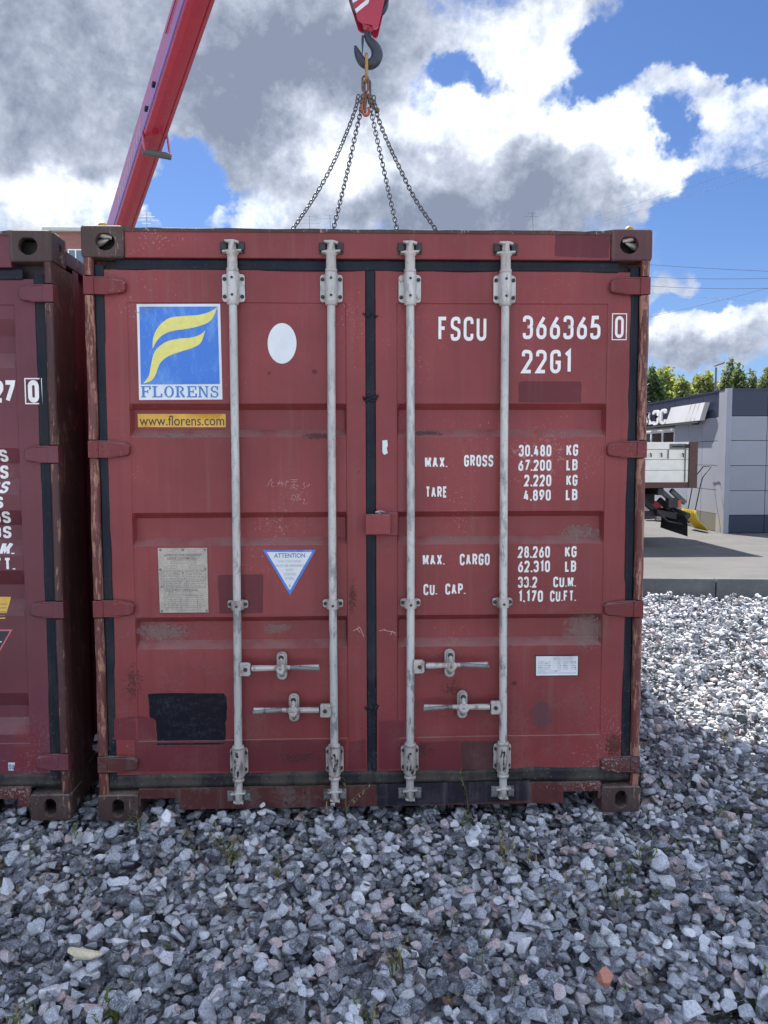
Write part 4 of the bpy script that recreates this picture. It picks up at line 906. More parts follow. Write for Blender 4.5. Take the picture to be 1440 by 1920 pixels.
patchB([(30, 1363), (69, 1363), (70, 1393), (70, 1440), (28, 1440), (26, 1400)], M['patch_plum'], 3)

# ------------------------------------------------------------------ ground, gravel
def ground_mat():
    m, T, b = mat_base('pale gravel bed'); oc = T.new('ShaderNodeTexCoord').outputs['Object']
    v = T.new('ShaderNodeTexVoronoi'); T.put(v.inputs['Vector'], oc); v.inputs['Scale'].default_value = 22
    c = T.mix(T.step(T.noise(oc, 3, 4), .3, .7), (.32, .32, .32), (.42, .415, .41)); c = T.mix(.5, c, T.mix(v.outputs['Distance'], (.14, .14, .145), (.50, .50, .50)))  # pale base colour, raised so the open ground bounces more light
    T.put(b.inputs['Base Color'], c); b.inputs['Roughness'].default_value = .9
    bp = T.new('ShaderNodeBump'); bp.inputs['Strength'].default_value = .8; bp.inputs['Distance'].default_value = .03; T.put(bp.inputs['Height'], v.outputs['Distance']); T.put(b.inputs['Normal'], bp.outputs[0]); return m
mb = MB(); mb.add([(-900, -900, -.125), (900, -900, -.125), (900, 900, -.125), (-900, 900, -.125)], [(0, 1, 2, 3)]); tag(mb.build('ground', ground_mat()), 'pale bed of crushed stone under the containers', kind='structure')
def stone_mat():
    m, T, b = mat_base('crushed granite'); oi = T.new('ShaderNodeObjectInfo').outputs['Random']; oc = T.new('ShaderNodeTexCoord').outputs['Object']
    wn = T.new('ShaderNodeTexWhiteNoise', noise_dimensions='1D'); T.put(wn.inputs['W'], T.math('MULTIPLY', oi, 971.)); off = T.vmath('MULTIPLY', wn.outputs['Color'], (80, 80, 80)); p = T.vmath('ADD', oc, off)
    cr = T.new('ShaderNodeValToRGB'); T.put(cr.inputs[0], oi); cr.color_ramp.interpolation = 'LINEAR'
    cols = [(0, (.024, .029, .038)), (.20, (.042, .051, .065)), (.34, (.085, .10, .12)), (.42, (.21, .225, .25)), (.56, (.34, .35, .37)), (.70, (.46, .47, .485)), (.79, (.53, .535, .545)), (.815, (.37, .32, .32)), (.85, (.46, .33, .30)), (.885, (.30, .20, .18)), (.92, (.17, .19, .175)), (.96, (.56, .55, .54)), (.994, (.70, .69, .67))]
    el = cr.color_ramp.elements; el[0].position, el[0].color = cols[0][0], (*cols[0][1], 1); el[1].position, el[1].color = cols[-1][0], (*cols[-1][1], 1)
    for q, c in cols[1:-1]: e = el.new(q); e.color = (*c, 1)
    base = cr.outputs[0]
    sp = T.noise(p, 13., 5, .85); sp2 = T.noise(p, 5., 6, .8); band = T.noise(T.mapping(p, scale=(1, 2.5, 1)), 3.2, 5, .65)
    lum = T.step(oi, .05, .5)
    c = T.mix(T.math('MULTIPLY', T.step(sp, .52, .60), T.math('MULTIPLY_ADD', lum, .62, .16)), base, (.62, .62, .61))
    c = T.mix(T.math('MULTIPLY', T.step(sp, .48, .38), .62), c, (.035, .037, .042))
    c = T.mix(T.math('MULTIPLY', T.step(sp2, .5, .62), .40), c, (.50, .50, .50))
    c = T.mix(T.math('MULTIPLY', T.step(band, .60, .70), .35), c, (.06, .062, .068))
    dust = T.noise(p, 2., 3, .6); c = T.mix(T.math('MULTIPLY', T.step(dust, .35, .75), .3), c, (.42, .41, .40))
    c = T.mix(1., c, (1.16, 1.20, 1.27), 'MULTIPLY'); T.put(b.inputs['Base Color'], c); T.put(b.inputs['Roughness'], T.math('MULTIPLY_ADD', sp2, .3, .55)); b.inputs['Specular IOR Level'].default_value = .4
    bp = T.new('ShaderNodeBump'); bp.inputs['Strength'].default_value = .5; bp.inputs['Distance'].default_value = .004
    T.put(bp.inputs['Height'], T.math('ADD', sp2, T.math('MULTIPLY', sp, .35))); T.put(b.inputs['Normal'], bp.outputs[0]); return m
M['stone'] = stone_mat()
import bmesh
def stone_mesh(seed, name='stone', flat=(1, .8, .62), sub=True, mat=None, mb_scale=1.):
    rs = random.Random(seed); bm = bmesh.new(); n = rs.choice([9, 10, 11, 12, 14, 16])
    for i in range(n):
        while True:
            v = Vector((rs.gauss(0, 1), rs.gauss(0, 1), rs.gauss(0, 1)))
            if v.length > .2: break
        v.normalize(); p = .62+.38*rs.random()
        q = Vector([math.copysign(abs(c)**.72, c) for c in v]); q = q.normalized()*(p*.25+.80)
        bm.verts.new((q.x*.5*flat[0], q.y*.5*flat[1], q.z*.5*flat[2]))
    r_ = bmesh.ops.convex_hull(bm, input=bm.verts); bmesh.ops.delete(bm, geom=[g for g in r_['geom_interior'] if isinstance(g, bmesh.types.BMVert)], context='VERTS')
    bmesh.ops.dissolve_limit(bm, angle_limit=R_(14), verts=bm.verts, edges=bm.edges)
    bmesh.ops.bevel(bm, geom=list(bm.edges), offset=.05, segments=1, affect='EDGES', profile=.6, clamp_overlap=True)
    bmesh.ops.triangulate(bm, faces=bm.faces)
    for v in bm.verts:
        d = mn.noise_vector(v.co*3.1+Vector((seed*3.3, 0, 0))); v.co += d*.028
    for f in bm.faces: f.smooth = True
    me = bpy.data.meshes.new(name); bm.to_mesh(me); bm.free()
    me.materials.append(mat or M['stone'])
    me.set_sharp_from_angle(angle=R_(26))
    return me
NV = 36; stones = []
for i in range(NV):
    rs = random.Random(100+i); o = bpy.data.objects.new('stone', stone_mesh(i, flat=(1, rs.uniform(.62, .92), rs.uniform(.48, .78)))); stones.append(o)
# drop the stones one by one on a height field so that they lie on each other
GX0, GX1, GY0, GY1, CS = -3.3, 7.6, -2.3, 6.2, .010
nx, ny = int((GX1-GX0)/CS), int((GY1-GY0)/CS); HF = np.full((nx, ny), -.100)
def kerb_y(x): return 5.66-.106*(x-3.378)
def drop(N, lo, hi, region, out, tries=2):
    xs, ys = region(N); N = int(N); S = np.exp(rng.normal(math.log(math.sqrt(lo*hi)), .38, N)).clip(lo*.45, hi*1.3)
    for i in range(N):
        s = S[i]; a = s*.46; b = s*.37; c = s*.27; best = None
        for t in range(tries):
            x = xs[i]+(rng.uniform(-.03, .03) if t else 0); y = ys[i]+(rng.uniform(-.03, .03) if t else 0); th = rng.uniform(0, math.pi)
            ix, iy = int((x-GX0)/CS), int((y-GY0)/CS); k = int(a/CS)+1
            if ix-k < 0 or iy-k < 0 or ix+k+1 > nx or iy+k+1 > ny: continue
            u = (np.arange(-k, k+1)*CS)[:, None]; v = (np.arange(-k, k+1)*CS)[None, :]
            p = (u*math.cos(th)+v*math.sin(th))/a; q = (-u*math.sin(th)+v*math.cos(th))/b; e = 1-p*p-q*q; msk = e > 0
            h = np.where(msk, c*np.sqrt(np.maximum(e, 0)), 0); loc = HF[ix-k:ix+k+1, iy-k:iy+k+1]
            z = np.quantile((loc+h)[msk], .74)
            if best is None or z < best[0]: best = (z, x, y, th, ix, iy, k, h, msk)
        if best is None: continue
        z, x, y, th, ix, iy, k, h, msk = best
        loc = HF[ix-k:ix+k+1, iy-k:iy+k+1]; loc[msk] = np.maximum(loc[msk], (z+h)[msk])
        out.append((x, y, z, th, s))
pts = []
def reg_front(N): return rng.uniform(-3.2, 4.2, N), rng.uniform(-2.2, .55, N)
def reg_right(N):
    x = rng.uniform(1.15, 7.4, N); y = rng.uniform(.4, 6.1, N); return x, y
def reg_gap(N): return rng.uniform(-1.5, -1.1, N), rng.uniform(.4, 4., N)
drop(54000, .028, .064, reg_front, pts); drop(56000, .031, .063, reg_right, pts, 1); drop(2600, .038, .07, reg_gap, pts)
pts = [p for p in pts if p[1] < kerb_y(p[0])-.085 or p[0] < 2.1]
P = np.array(pts)
fr = P[(P[:, 1] < -.1) & (P[:, 1] > -1.5)]; shift = -.022-np.quantile(HF[int((-1.5-GX0)/CS):int((1.5-GX0)/CS), int((-1.2-GY0)/CS):int((-.1-GY0)/CS)], .55)
P[:, 2] += shift
P[:, 2] += .010*np.sin(P[:, 0]*1.7+1)*np.cos(P[:, 1]*2.1)*(P[:, 1] < -.25)
# nothing of the bed may stand inside the containers' castings or sills
inA = (np.abs(P[:, 0]) < HW) & (P[:, 1] > -.02) & (P[:, 2] > -.03)
pkt = inA & (((P[:, 0] > -1.03) & (P[:, 0] < -.87)) | ((P[:, 0] > .87) & (P[:, 0] < 1.03))) & (P[:, 1] < 1.)
P[inA & ~pkt, 2] = np.minimum(P[inA & ~pkt, 2], -.02)
keep = ~((np.abs(P[:, 0]) < HW+.05) & (np.abs(P[:, 0]) > 1.) & (P[:, 1] > -.16) & (P[:, 1] < .0) & (P[:, 2]+P[:, 4]*.3 > .002+(-P[:, 1])*.15)); P = P[keep]
keep = ~((np.abs(P[:, 0]) < HW+.02) & (P[:, 1] > -.03) & (P[:, 1] < .25) & (np.abs(P[:, 0]) > 1.0) & (P[:, 2] > .0)); P = P[keep]
keep = ~((P[:, 0] < -1.32) & (P[:, 1] > -.07) & (P[:, 1] < .04) & (P[:, 2] > -.035)); P = P[keep]
keep = ~((np.abs(P[:, 0]-OXB) < HW+.01) & (P[:, 1] > 0.) & (P[:, 1] < .3) & (P[:, 0] > -1.58) & (P[:, 2] > -.02)); P = P[keep]
n = len(P); me = bpy.data.meshes.new('gravel'); me.from_pydata([tuple(v) for v in P[:, :3]], [], [])
ra = me.attributes.new('rot', 'FLOAT_VECTOR', 'POINT'); tilt = rng.normal(0, .30, (n, 2)); flip = rng.integers(0, 2, n)*math.pi
ra.data.foreach_set('vector', np.stack([tilt[:, 0]+flip, tilt[:, 1], P[:, 3]], 1).ravel().astype(np.float32))
sa = me.attributes.new('scl', 'FLOAT', 'POINT'); sa.data.foreach_set('value', P[:, 4].astype(np.float32))
ia = me.attributes.new('idx', 'INT', 'POINT'); ia.data.foreach_set('value', rng.integers(0, NV, n).astype(np.int32))
gravel = link(bpy.data.objects.new('gravel', me)); tag(gravel, 'blue grey crushed granite gravel covering the yard in front of and beside the containers', 'gravel', kind='stuff')
def instancer(obj, coll, name):
    ng = bpy.data.node_groups.new(name, 'GeometryNodeTree'); ng.interface.new_socket('Geometry', in_out='INPUT', socket_type='NodeSocketGeometry'); ng.interface.new_socket('Geometry', in_out='OUTPUT', socket_type='NodeSocketGeometry')
    N = ng.nodes; L = ng.links; gi = N.new('NodeGroupInput'); go = N.new('NodeGroupOutput'); ip = N.new('GeometryNodeInstanceOnPoints'); ip.inputs['Pick Instance'].default_value = True; jn = N.new('GeometryNodeJoinGeometry')
    for ob in reversed(coll):            # joined in reverse so that index 0 is the first kind
        oi = N.new('GeometryNodeObjectInfo'); oi.inputs['Object'].default_value = ob; oi.inputs['As Instance'].default_value = False
        g2 = N.new('GeometryNodeGeometryToInstance'); L.new(oi.outputs['Geometry'], g2.inputs[0]); L.new(g2.outputs[0], jn.inputs[0])
    def at_(nm, ty): a = N.new('GeometryNodeInputNamedAttribute'); a.data_type = ty; a.inputs[0].default_value = nm; return a.outputs[0]
    e = N.new('FunctionNodeEulerToRotation'); L.new(at_('rot', 'FLOAT_VECTOR'), e.inputs[0]); L.new(e.outputs[0], ip.inputs['Rotation'])
    L.new(at_('scl', 'FLOAT'), ip.inputs['Scale']); L.new(at_('idx', 'INT'), ip.inputs['Instance Index']); L.new(gi.outputs[0], ip.inputs['Points']); L.new(jn.outputs[0], ip.inputs['Instance']); L.new(ip.outputs[0], go.inputs[0])
    obj.modifiers.new(name, 'NODES').node_group = ng
instancer(gravel, stones, 'lay stones')
# stones that stand out from the rest
def lone(px, py, wpx, seed, flat, m, label, rz=0, tilt=0., name='stone', lift=.0):
    q = atz(px, py, .015); d = q[1]-CAM[1]; o = link(bpy.data.objects.new(name, stone_mesh(seed, flat=flat, mat=m))); sc = wpx*d/FPX; o.scale = (sc, sc, sc); ix, iy = int((q[0]-GX0)/CS), int((q[1]-GY0)/CS)
    h = HF[ix-2:ix+3, iy-2:iy+3].max()+shift
    o.location = (q[0], q[1], h+flat[2]*sc*.30+lift); o.rotation_euler = (tilt, .05, rz); tag(o, label, 'stone'); return o
M['st_cream'] = plain('cream limestone', (.66, .60, .42), .75, 0, .15, 30, .6, 60); M['st_orange'] = plain('salmon granite', (.46, .20, .14), .75, 0, .2, 20, .6, 60)
M['st_white'] = plain('white quartz', (.62, .62, .60), .6, 0, .15, 30, .6, 60); M['st_red'] = plain('dull red granite', (.22, .10, .095), .75, 0, .2, 20, .6, 60)
lone(159, 1812, 88, 903, (1, .42, .34), M['st_cream'], 'long cream coloured stone lying on the grey gravel at lower left', rz=-.08, lift=.008)
lone(1135, 1850, 44, 905, (1, .72, .9), M['st_orange'], 'salmon orange stone on the gravel at lower right', rz=.6, lift=.01)
lone(412, 1686, 30, 907, (1, .6, .6), M['st_white'], 'small bright white stone in the gravel below the left door', rz=.3, lift=.008)
lone(838, 1845, 28, 909, (1, .8, .8), M['st_red'], 'small dull red stone on the gravel at the bottom centre', rz=1.3, lift=.006)
lone(1298, 1873, 60, 911, (1, .75, .6), M['stone'], 'large flat grey stone between the orange stone and the broad leaved weed', rz=.2, lift=.004)
lone(1400, 1784, 42, 913, (1, .55, .4), M['st_white'], 'smooth white stone near the right edge of the gravel', rz=0, lift=.006)
# thin weeds
def leafmat(name, c, c2):
    m, T, b = mat_base(name); oc = T.new('ShaderNodeTexCoord').outputs['Object']; T.put(b.inputs['Base Color'], T.mix(T.noise(oc, 25, 3), c, c2)); b.inputs['Roughness'].default_value = .6
    tr = T.new('ShaderNodeBsdfTranslucent'); tr.inputs[0].default_value = (c2[0]*1.3, c2[1]*1.4, c2[2], 1); ms = T.new('ShaderNodeMixShader'); ms.inputs[0].default_value = .35
    T.l.new(b.outputs[0], ms.inputs[1]); T.l.new(tr.outputs[0], ms.inputs[2]); T.l.new(ms.outputs[0], T.n['Material Output'].inputs[0]); return m
M['weed'] = leafmat('weed green', (.085, .13, .028), (.19, .23, .06)); M['straw'] = leafmat('dry straw', (.22, .19, .09), (.36, .31, .16))
def gz(x, y):
    ix, iy = int((x-GX0)/CS), int((y-GY0)/CS); return float(HF[ix, iy])+shift if 0 <= ix < nx and 0 <= iy < ny else 0.
def blade(mb, x, y, z, h, w_, az, lean, mat=0, seg=4):
    L_ = []; dx, dy = math.cos(az), math.sin(az)
    for k in range(seg+1):
        t = k/seg; c = np.array([x+dx*lean*h*t*t, y+dy*lean*h*t*t, z+h*(t-.25*lean*t*t)]); ww = w_*(1-t)**.7*.5; L_ += [c+np.array([-dy, dx, 0])*ww, c-np.array([-dy, dx, 0])*ww]
    mb.add(L_, [(2*k, 2*k+1, 2*k+3, 2*k+2) for k in range(seg)], mat, True)
def sprig(mb, x, y, z, h, az, lean, mat=0, rs=random):
    p = [np.array([x+math.cos(az)*lean*h*t*t, y+math.sin(az)*lean*h*t*t, z+h*t]) for t in (0, .35, .7, 1)]
    mb.tube(p, [.0016, .0013, .001, .0006], 4, mat, smooth=True)
    for k in range(int(h/.012)):
        t = rs.uniform(.2, 1); c = p[0]+(p[-1]-p[0])*t; a = rs.uniform(0, 6.28); l = rs.uniform(.008, .02)
        blade(mb, c[0], c[1], c[2], l*1.2, .0075, a, 1.2, mat, 2)
rs = random.Random(11)
def clump(px, py, hpx, nbl, nsp, straw, name, label, cat, spread=.04, grp=None, wd=.0065):
    q = atz(px, py, .0); x, y = q[0], q[1]; sc = (y-CAM[1])/FPX; z = gz(x, y)-.01; m_ = MB()
    for _ in range(nbl):
        a = rs.uniform(0, 6.28); r_ = abs(rs.gauss(0, spread)); blade(m_, r_*math.cos(a), r_*math.sin(a), -.01, hpx*sc*rs.uniform(.45, 1.05), wd*rs.uniform(.6, 1.2), rs.uniform(0, 6.28), rs.uniform(.1, .9), 1 if rs.random() < straw else 0)
    for _ in range(nsp):
        a = rs.uniform(0, 6.28); r_ = abs(rs.gauss(0, spread)); sprig(m_, r_*math.cos(a), r_*math.sin(a), -.01, hpx*sc*rs.uniform(.5, 1.1), rs.uniform(0, 6.28), rs.uniform(.1, .6), 1 if rs.random() < straw else 0, rs)
    o = m_.build(name, [M['weed'], M['straw']]); o.location = (x, y, z); tag(o, label, cat, grp); return o
GW = 'weeds growing through the gravel'
clump(742, 1785, 75, 12, 2, .25, 'grass_tuft', 'upright green grass tuft in the gravel at the bottom centre', 'grass', .018, GW)
clump(697, 1900, 78, 10, 3, .2, 'grass_tuft', 'grass tuft nearest the camera in the gravel below the door seal', 'grass', .02, GW, .006)
clump(430, 1590, 70, 14, 12, .55, 'dry_weed', 'half dry grassy weed under the sill between the left casting and the first rods', 'weed', .05, GW, .003)
clump(210, 1895, 55, 16, 14, .3, 'low_weed', 'low leafy weed patch in the gravel below the cream stone', 'weed', .038, GW)
clump(30, 1905, 45, 12, 8, .35, 'low_weed', 'low weeds left of the leafy weed patch, nearer the maroon container', 'weed', .038, GW)
clump(523, 1640, 45, 6, 5, .6, 'dry_weed', 'small yellowish weed in the gravel below the white oval sticker', 'weed', .02, GW, .003)
clump(960, 1600, 60, 5, 5, .7, 'dry_weed', 'thin straw weed in the gravel left of the right casting', 'weed', .06, GW, .0025)
clump(1172, 1630, 60, 6, 6, .3, 'green_weed', 'thin green weed in front of the right bottom casting', 'weed', .05, GW, .003)
clump(1260, 1575, 45, 8, 7, .75, 'dry_weed', 'dry straw tuft in the gravel right of the container', 'weed', .035, GW, .003)
clump(1350, 1520, 28, 8, 5, .3, 'green_weed', 'small green weed near the shadow edge right of the container', 'weed', .03, GW, .003)
clump(1165, 1665, 40, 4, 5, .3, 'green_weed', 'leafy sprig in the gravel at right of centre', 'weed', .02, GW)
# tall single stalks in front of the sill
for px, py, h, lab in ((872, 1515, 62, 'tall thin green stalk in front of the slate painted sill'), (908, 1515, 36, 'short leaning stalk in front of the sill near the fourth rod'), (650, 1528, 70, 'branched dry stalk in front of the sill near the second rod'), (266, 1550, 55, 'thin stalk beside the left fork pocket'), (575, 1535, 52, 'green stalk in front of the sill left of the second rod')):
    q = atz(px, py, .0); m_ = MB(); hh = h*(q[1]-CAM[1])/FPX; sprig(m_, 0, 0, -.02, hh+.02, rs.uniform(0, 6), .25, 0 if 'green' in lab else 1, rs)
    if 'branched' in lab: sprig(m_, 0, 0, hh*.2, hh*.7, 0, .9, 1, rs)
    o = m_.build('weed_stalk', [M['weed'], M['straw']]); o.location = (q[0], min(q[1], -.03), gz(q[0], q[1])-.005); tag(o, lab, 'weed', GW)
# broad leaved weed lower right
m_ = MB(); q = atz(1385, 1852, .0)
for i in range(46):
    a = rs.uniform(0, 6.28); r_ = rs.uniform(.0, .10); L_ = rs.uniform(.025, .05); cx, cy, cz = r_*math.cos(a), r_*math.sin(a)*.6, rs.uniform(.005, .035); az = rs.uniform(0, 6.28); dx, dy = math.cos(az), math.sin(az)
    pr = [(0, 0), (.3, .30), (.6, .34), (.85, .2), (1, 0), (.85, -.2), (.6, -.34), (.3, -.30)]; m_.add([(cx+L_*(u*dx-v*dy), cy+L_*(u*dy+v*dx), cz+.012*math.sin(u*3)+abs(v)*.02) for u, v in pr], [(0, 1, 2, 3, 4, 5, 6, 7)], 0)
M['broad'] = leafmat('dull broad leaf', (.022, .040, .018), (.045, .065, .03)); o = m_.build('broadleaf_weed', M['broad']); o.location = (q[0], q[1], gz(q[0], q[1])+.005); tag(o, 'dark broad leaved weed spreading flat over the gravel', 'weed', GW)
# scattered small sprigs, too many to single out
m_ = MB()
for _ in range(230):
    x, y = rs.uniform(-1.6, 1.9), rs.choice([rs.uniform(-.7, -.05), rs.uniform(-1.5, -.05)])
    if rs.random() < .3: x, y = rs.uniform(1.2, 2.2), rs.uniform(-.8, 1.)
    z = gz(x, y)-.02
    for k in range(rs.randint(1, 4)):
        (blade(m_, x+rs.gauss(0, .01), y+rs.gauss(0, .01), z, rs.uniform(.04, .10), .0028, rs.uniform(0, 6.28), rs.uniform(.1, 1.), rs.randint(0, 1)) if rs.random() < .6 else sprig(m_, x, y, z, rs.uniform(.03, .09), rs.uniform(0, 6), .4, rs.choice([0, 0, 1]), rs))
tag(m_.build('sparse_grass', [M['weed'], M['straw']]), 'scattered thin blades and sprigs among the gravel stones', 'grass', kind='stuff')

# ------------------------------------------------------------------ pavement and kerb
def concrete(name, c1, c2, sc=4., rough=.85, crack=False, streaks=0.):
    m, T, b = mat_base(name); oc = T.new('ShaderNodeTexCoord').outputs['Object']
    n = T.noise(oc, sc, 8, .7); f = T.noise(oc, 90, 3, .7); s = T.noise(T.mapping(oc, scale=(.35, 2.2, 1)), 1.4, 6, .65)
    c = T.mix(T.step(n, .3, .7), c1, c2); c = T.mix(T.math('MULTIPLY', T.step(f, .5, .7), .3), c, [v*.6 for v in c1]); c = T.mix(T.math('MULTIPLY', T.step(s, .45, .68), .45), c, [v*1.18 for v in c2]); c = T.mix(T.math('MULTIPLY', T.step(T.noise(T.mapping(oc, scale=(.5, 3, 1)), 3.1, 6, .7), .55, .68), .35), c, [v*.7 for v in c1])
    T.put(b.inputs['Base Color'], c); b.inputs['Roughness'].default_value = rough
    bp = T.new('ShaderNodeBump'); bp.inputs['Strength'].default_value = .4; bp.inputs['Distance'].default_value = .006; T.put(bp.inputs['Height'], T.math('ADD', n, T.math('MULTIPLY', f, .4))); T.put(b.inputs['Normal'], bp.outputs[0]); return m
M['asphalt'] = concrete('sun bleached asphalt', (.080, .079, .079), (.115, .112, .110), .8); M['kerb'] = concrete('cast concrete kerb', (.085, .092, .095), (.15, .15, .148), 5.)
x1, x2 = 2.2, 60.; th = math.atan(-.106)
poly = [(x1, kerb_y(x1)+.08), (x2, kerb_y(x2)+.08), (70, 70), (-14, 70), (-14, 7.3), (x1, 7.3)]
mb = MB(); n = len(poly); mb.add([(x, y, .150) for x, y in poly]+[(x, y, -.11) for x, y in poly], [tuple(range(n))]+[(i, (i+1) % n, n+(i+1) % n, n+i) for i in range(n)]); tag(mb.build('pavement', M['asphalt']), 'pale worn asphalt of the filling station yard', kind='structure')
kerb = empty('kerb', (0, 0, 0)); tag(kerb, 'low concrete kerb between the gravel and the asphalt yard', kind='structure')
xj = at(1342, 1100, 5.58)[0]; k0 = None
for i in range(-2, 9):
    a = xj+i*1.0; c = (a+.5, kerb_y(a+.5)+.035, .04)
    m_ = MB(); m_.box(-.4965, .4965, -.045, .042, -.13, .116+.002*math.sin(i*2.3))
    o = m_.build('kerb_stone', M['kerb'], kerb, bevel=.008); o.location = c; o.rotation_euler = (0, 0, th)

# ------------------------------------------------------------------ filling station kiosk
def panelmat(name, c, rough=.35):
    m, T, b = mat_base(name); oc = T.new('ShaderNodeTexCoord').outputs['Object']; oi = T.new('ShaderNodeObjectInfo').outputs['Random']
    n = T.noise(oc, 1.1, 4, .5); c_ = T.mix(T.step(n, .3, .7), [v*.93 for v in c], [min(1, v*1.05) for v in c]); c_ = T.mix(oi, c_, T.mix(1., c_, (.94, .94, .95), 'MULTIPLY')); T.put(b.inputs['Base Color'], c_); b.inputs['Roughness'].default_value = rough; return m
M['pn_light'] = panelmat('light grey composite panel', (.265, .28, .325)); M['pn_dark'] = panelmat('dark blue grey composite panel', (.015, .024, .055), .4); M['pn_white'] = panelmat('white composite', (.66, .66, .68)); M['joint'] = plain('dark panel joint', (.03, .032, .04), .8, 0, .1, 8, 0)
M['plinth'] = panelmat('grey plinth panel', (.13, .13, .13), .6)
KX, KY, KZ0, KZ1 = 6.87, 10.91, .15, 2.862
kiosk = empty('filling_station_kiosk', (KX, KY, KZ0), 0, 'single storey filling station kiosk clad in pale grey panels with dark blue bands', 'kiosk'); K = lambda o: (setattr(o, 'location', (o.location.x-KX, o.location.y-KY, o.location.z-KZ0)), o)[1]
mb = MB(); mb.box(.03, 10.5, .03, 12., 0, KZ1-KZ0-.02, 0); mb.build('wall', M['joint'], kiosk)
mb = MB(); mb.box(-.02, 10.55, -.02, 12.05, KZ1-KZ0-.019, KZ1-KZ0+.01); mb.build('roof', M['pn_dark'], kiosk)
rows = [(2.365, 2.855, 'pn_dark'), (1.906, 2.355, 'pn_light'), (1.436, 1.896, 'pn_light'), (.963, 1.426, 'pn_light'), (.502, .953, 'pn_light'), (.16, .492, 'pn_dark')]
proto = {}
def panel(axis, a0, a1, z0, z1, m):
    key = (axis, round(a1-a0, 3), round(z1-z0, 3), m)
    if key not in proto:
        p = MB(); L_ = a1-a0
        if axis == 'x': p.box(0, L_, -.005, .024, 0, z1-z0)
        else: p.box(-.005, .024, 0, L_, 0, z1-z0)
        o = p.build('panel', M[m], kiosk, bevel=.003); proto[key] = o
    else: o = proto[key].copy(); COL.objects.link(o); o.parent = kiosk
    o.location = (a0, 0, z0-KZ0) if axis == 'x' else (0, a0, z0-KZ0); return o
for z0, z1, m in rows:
    for i in range(13): a = .075+i*.695; panel('x', a, a+.685, z0, z1, m)
    ms = {'pn_dark': 'pn_dark' if z0 > 1 else 'plinth', 'pn_light': 'pn_light'}[m]
    for i in range(16):
        a = .335+i*.675
        if i >= 3 and 1.9 < z0 < 2.0 and i < 12: continue
        panel('y', a, a+.665, z0, z1, ms)
mb = MB(); mb.box(-.030, .070, -.030, .070, 0, KZ1-KZ0+.012); mb.box(-.012, .03, .072, .33, 0, KZ1-KZ0); mb.build('corner_column', M['pn_light'], kiosk, bevel=.004)
# window band under the sign, with frames and panes
M['glass'] = mat_base('dark window glass')[0]; b = M['glass'].node_tree.nodes['Principled BSDF']; b.inputs['Base Color'].default_value = (.015, .02, .025, 1); b.inputs['Roughness'].default_value = .06
for i in range(9):
    y0 = .335+3*.675+i*.675; fr_ = MB(); z0, z1 = 1.75-KZ0, 2.17-KZ0
    for a in (((-.02, .02), (y0, y0+.03), (z0, z1)), ((-.02, .02), (y0+.635, y0+.665), (z0, z1)), ((-.02, .02), (y0+.031, y0+.634), (z0, z0+.03)), ((-.02, .02), (y0+.031, y0+.634), (z1-.03, z1))): fr_.box(*a[0], *a[1], *a[2])
    o = fr_.build('window', M['pn_white'], kiosk); g = MB(); g.box(-.004, .004, y0+.031, y0+.634, z0+.031, z1-.031); g.build('pane', M['glass'], o)
mb = MB(); mb.box(-.035, .02, .335+2.02, 8.4, 2.175-KZ0, 2.215-KZ0); mb.build('window_ledge', M['pn_white'], kiosk)
# sign: letters and slanted board with three bars, standing off the wall
sg = MB(); sg.box(-.16, -.11, .9, 5.2, 2.27-KZ0, 2.30-KZ0); sg.box(-.13, 0, 1.2, 1.23, 2.25-KZ0, 2.29-KZ0); sg.box(-.13, 0, 3.2, 3.23, 2.25-KZ0, 2.29-KZ0); sign_rail = sg.build('sign_rail', M['joint'], kiosk)
def yzprism(mb, poly, x0, x1, mat=0):   # poly of (y,z)
    n = len(poly); mb.add([(x0, y, z) for y, z in poly]+[(x1, y, z) for y, z in poly], [tuple(range(n)), tuple(range(2*n-1, n-1, -1))]+[(i, (i+1) % n, n+(i+1) % n, n+i) for i in range(n)], mat)
def yz(px, py, X=KX-.15): q = atx(px, py, X); return q[1]-KY, q[2]-KZ0
zb0, zb1 = 2.32-KZ0, 2.66-KZ0
b0 = MB(); yl = lambda px: yz(px, 780)[0]
def slant(pxa, pxb, m, nm): 
    b_ = MB(); dy = yl(1248)-yl(1258); yzprism(b_, [(yl(pxa)+dy, zb0), (yl(pxb)+dy*.75, zb0), (yl(pxb), zb1), (yl(pxa), zb1)], -.15, -.05); b_.build(nm, m, sign_rail)
slant(1258, 1295, M['pn_white'], 'sign_board')
for a, b in ((1297, 1303), (1305, 1311), (1313, 1321)): slant(a, b, M['pn_white'], 'sign_bar')
def glyph3d(ch, ya, yb_, z0, z1):
    g = MB(); wd, Q = stroke_glyph(ch, .17); 
    for q in Q:
        P4 = [(ya+(yb_-ya)*p[0]/wd, z0+(z1-z0)*p[1]) for p in q]; yzprism(g, P4, -.15, -.115)
    g.build('sign_letter', M['pn_white'], sign_rail)
ya = [yl(p) for p in (1248, 1236.5, 1235, 1223, 1221, 1206)]
glyph3d('C', ya[1], ya[0], zb0, zb1); glyph3d('3', ya[3], ya[2], zb0, zb1); glyph3d('A', ya[5], ya[4], zb0, zb1)
# plinth step far along the wall
mb = MB(); mb.box(-.9, -.02, 3.4, 6.4, 0, .14); mb.build('entrance_step', M['kerb'], kiosk)

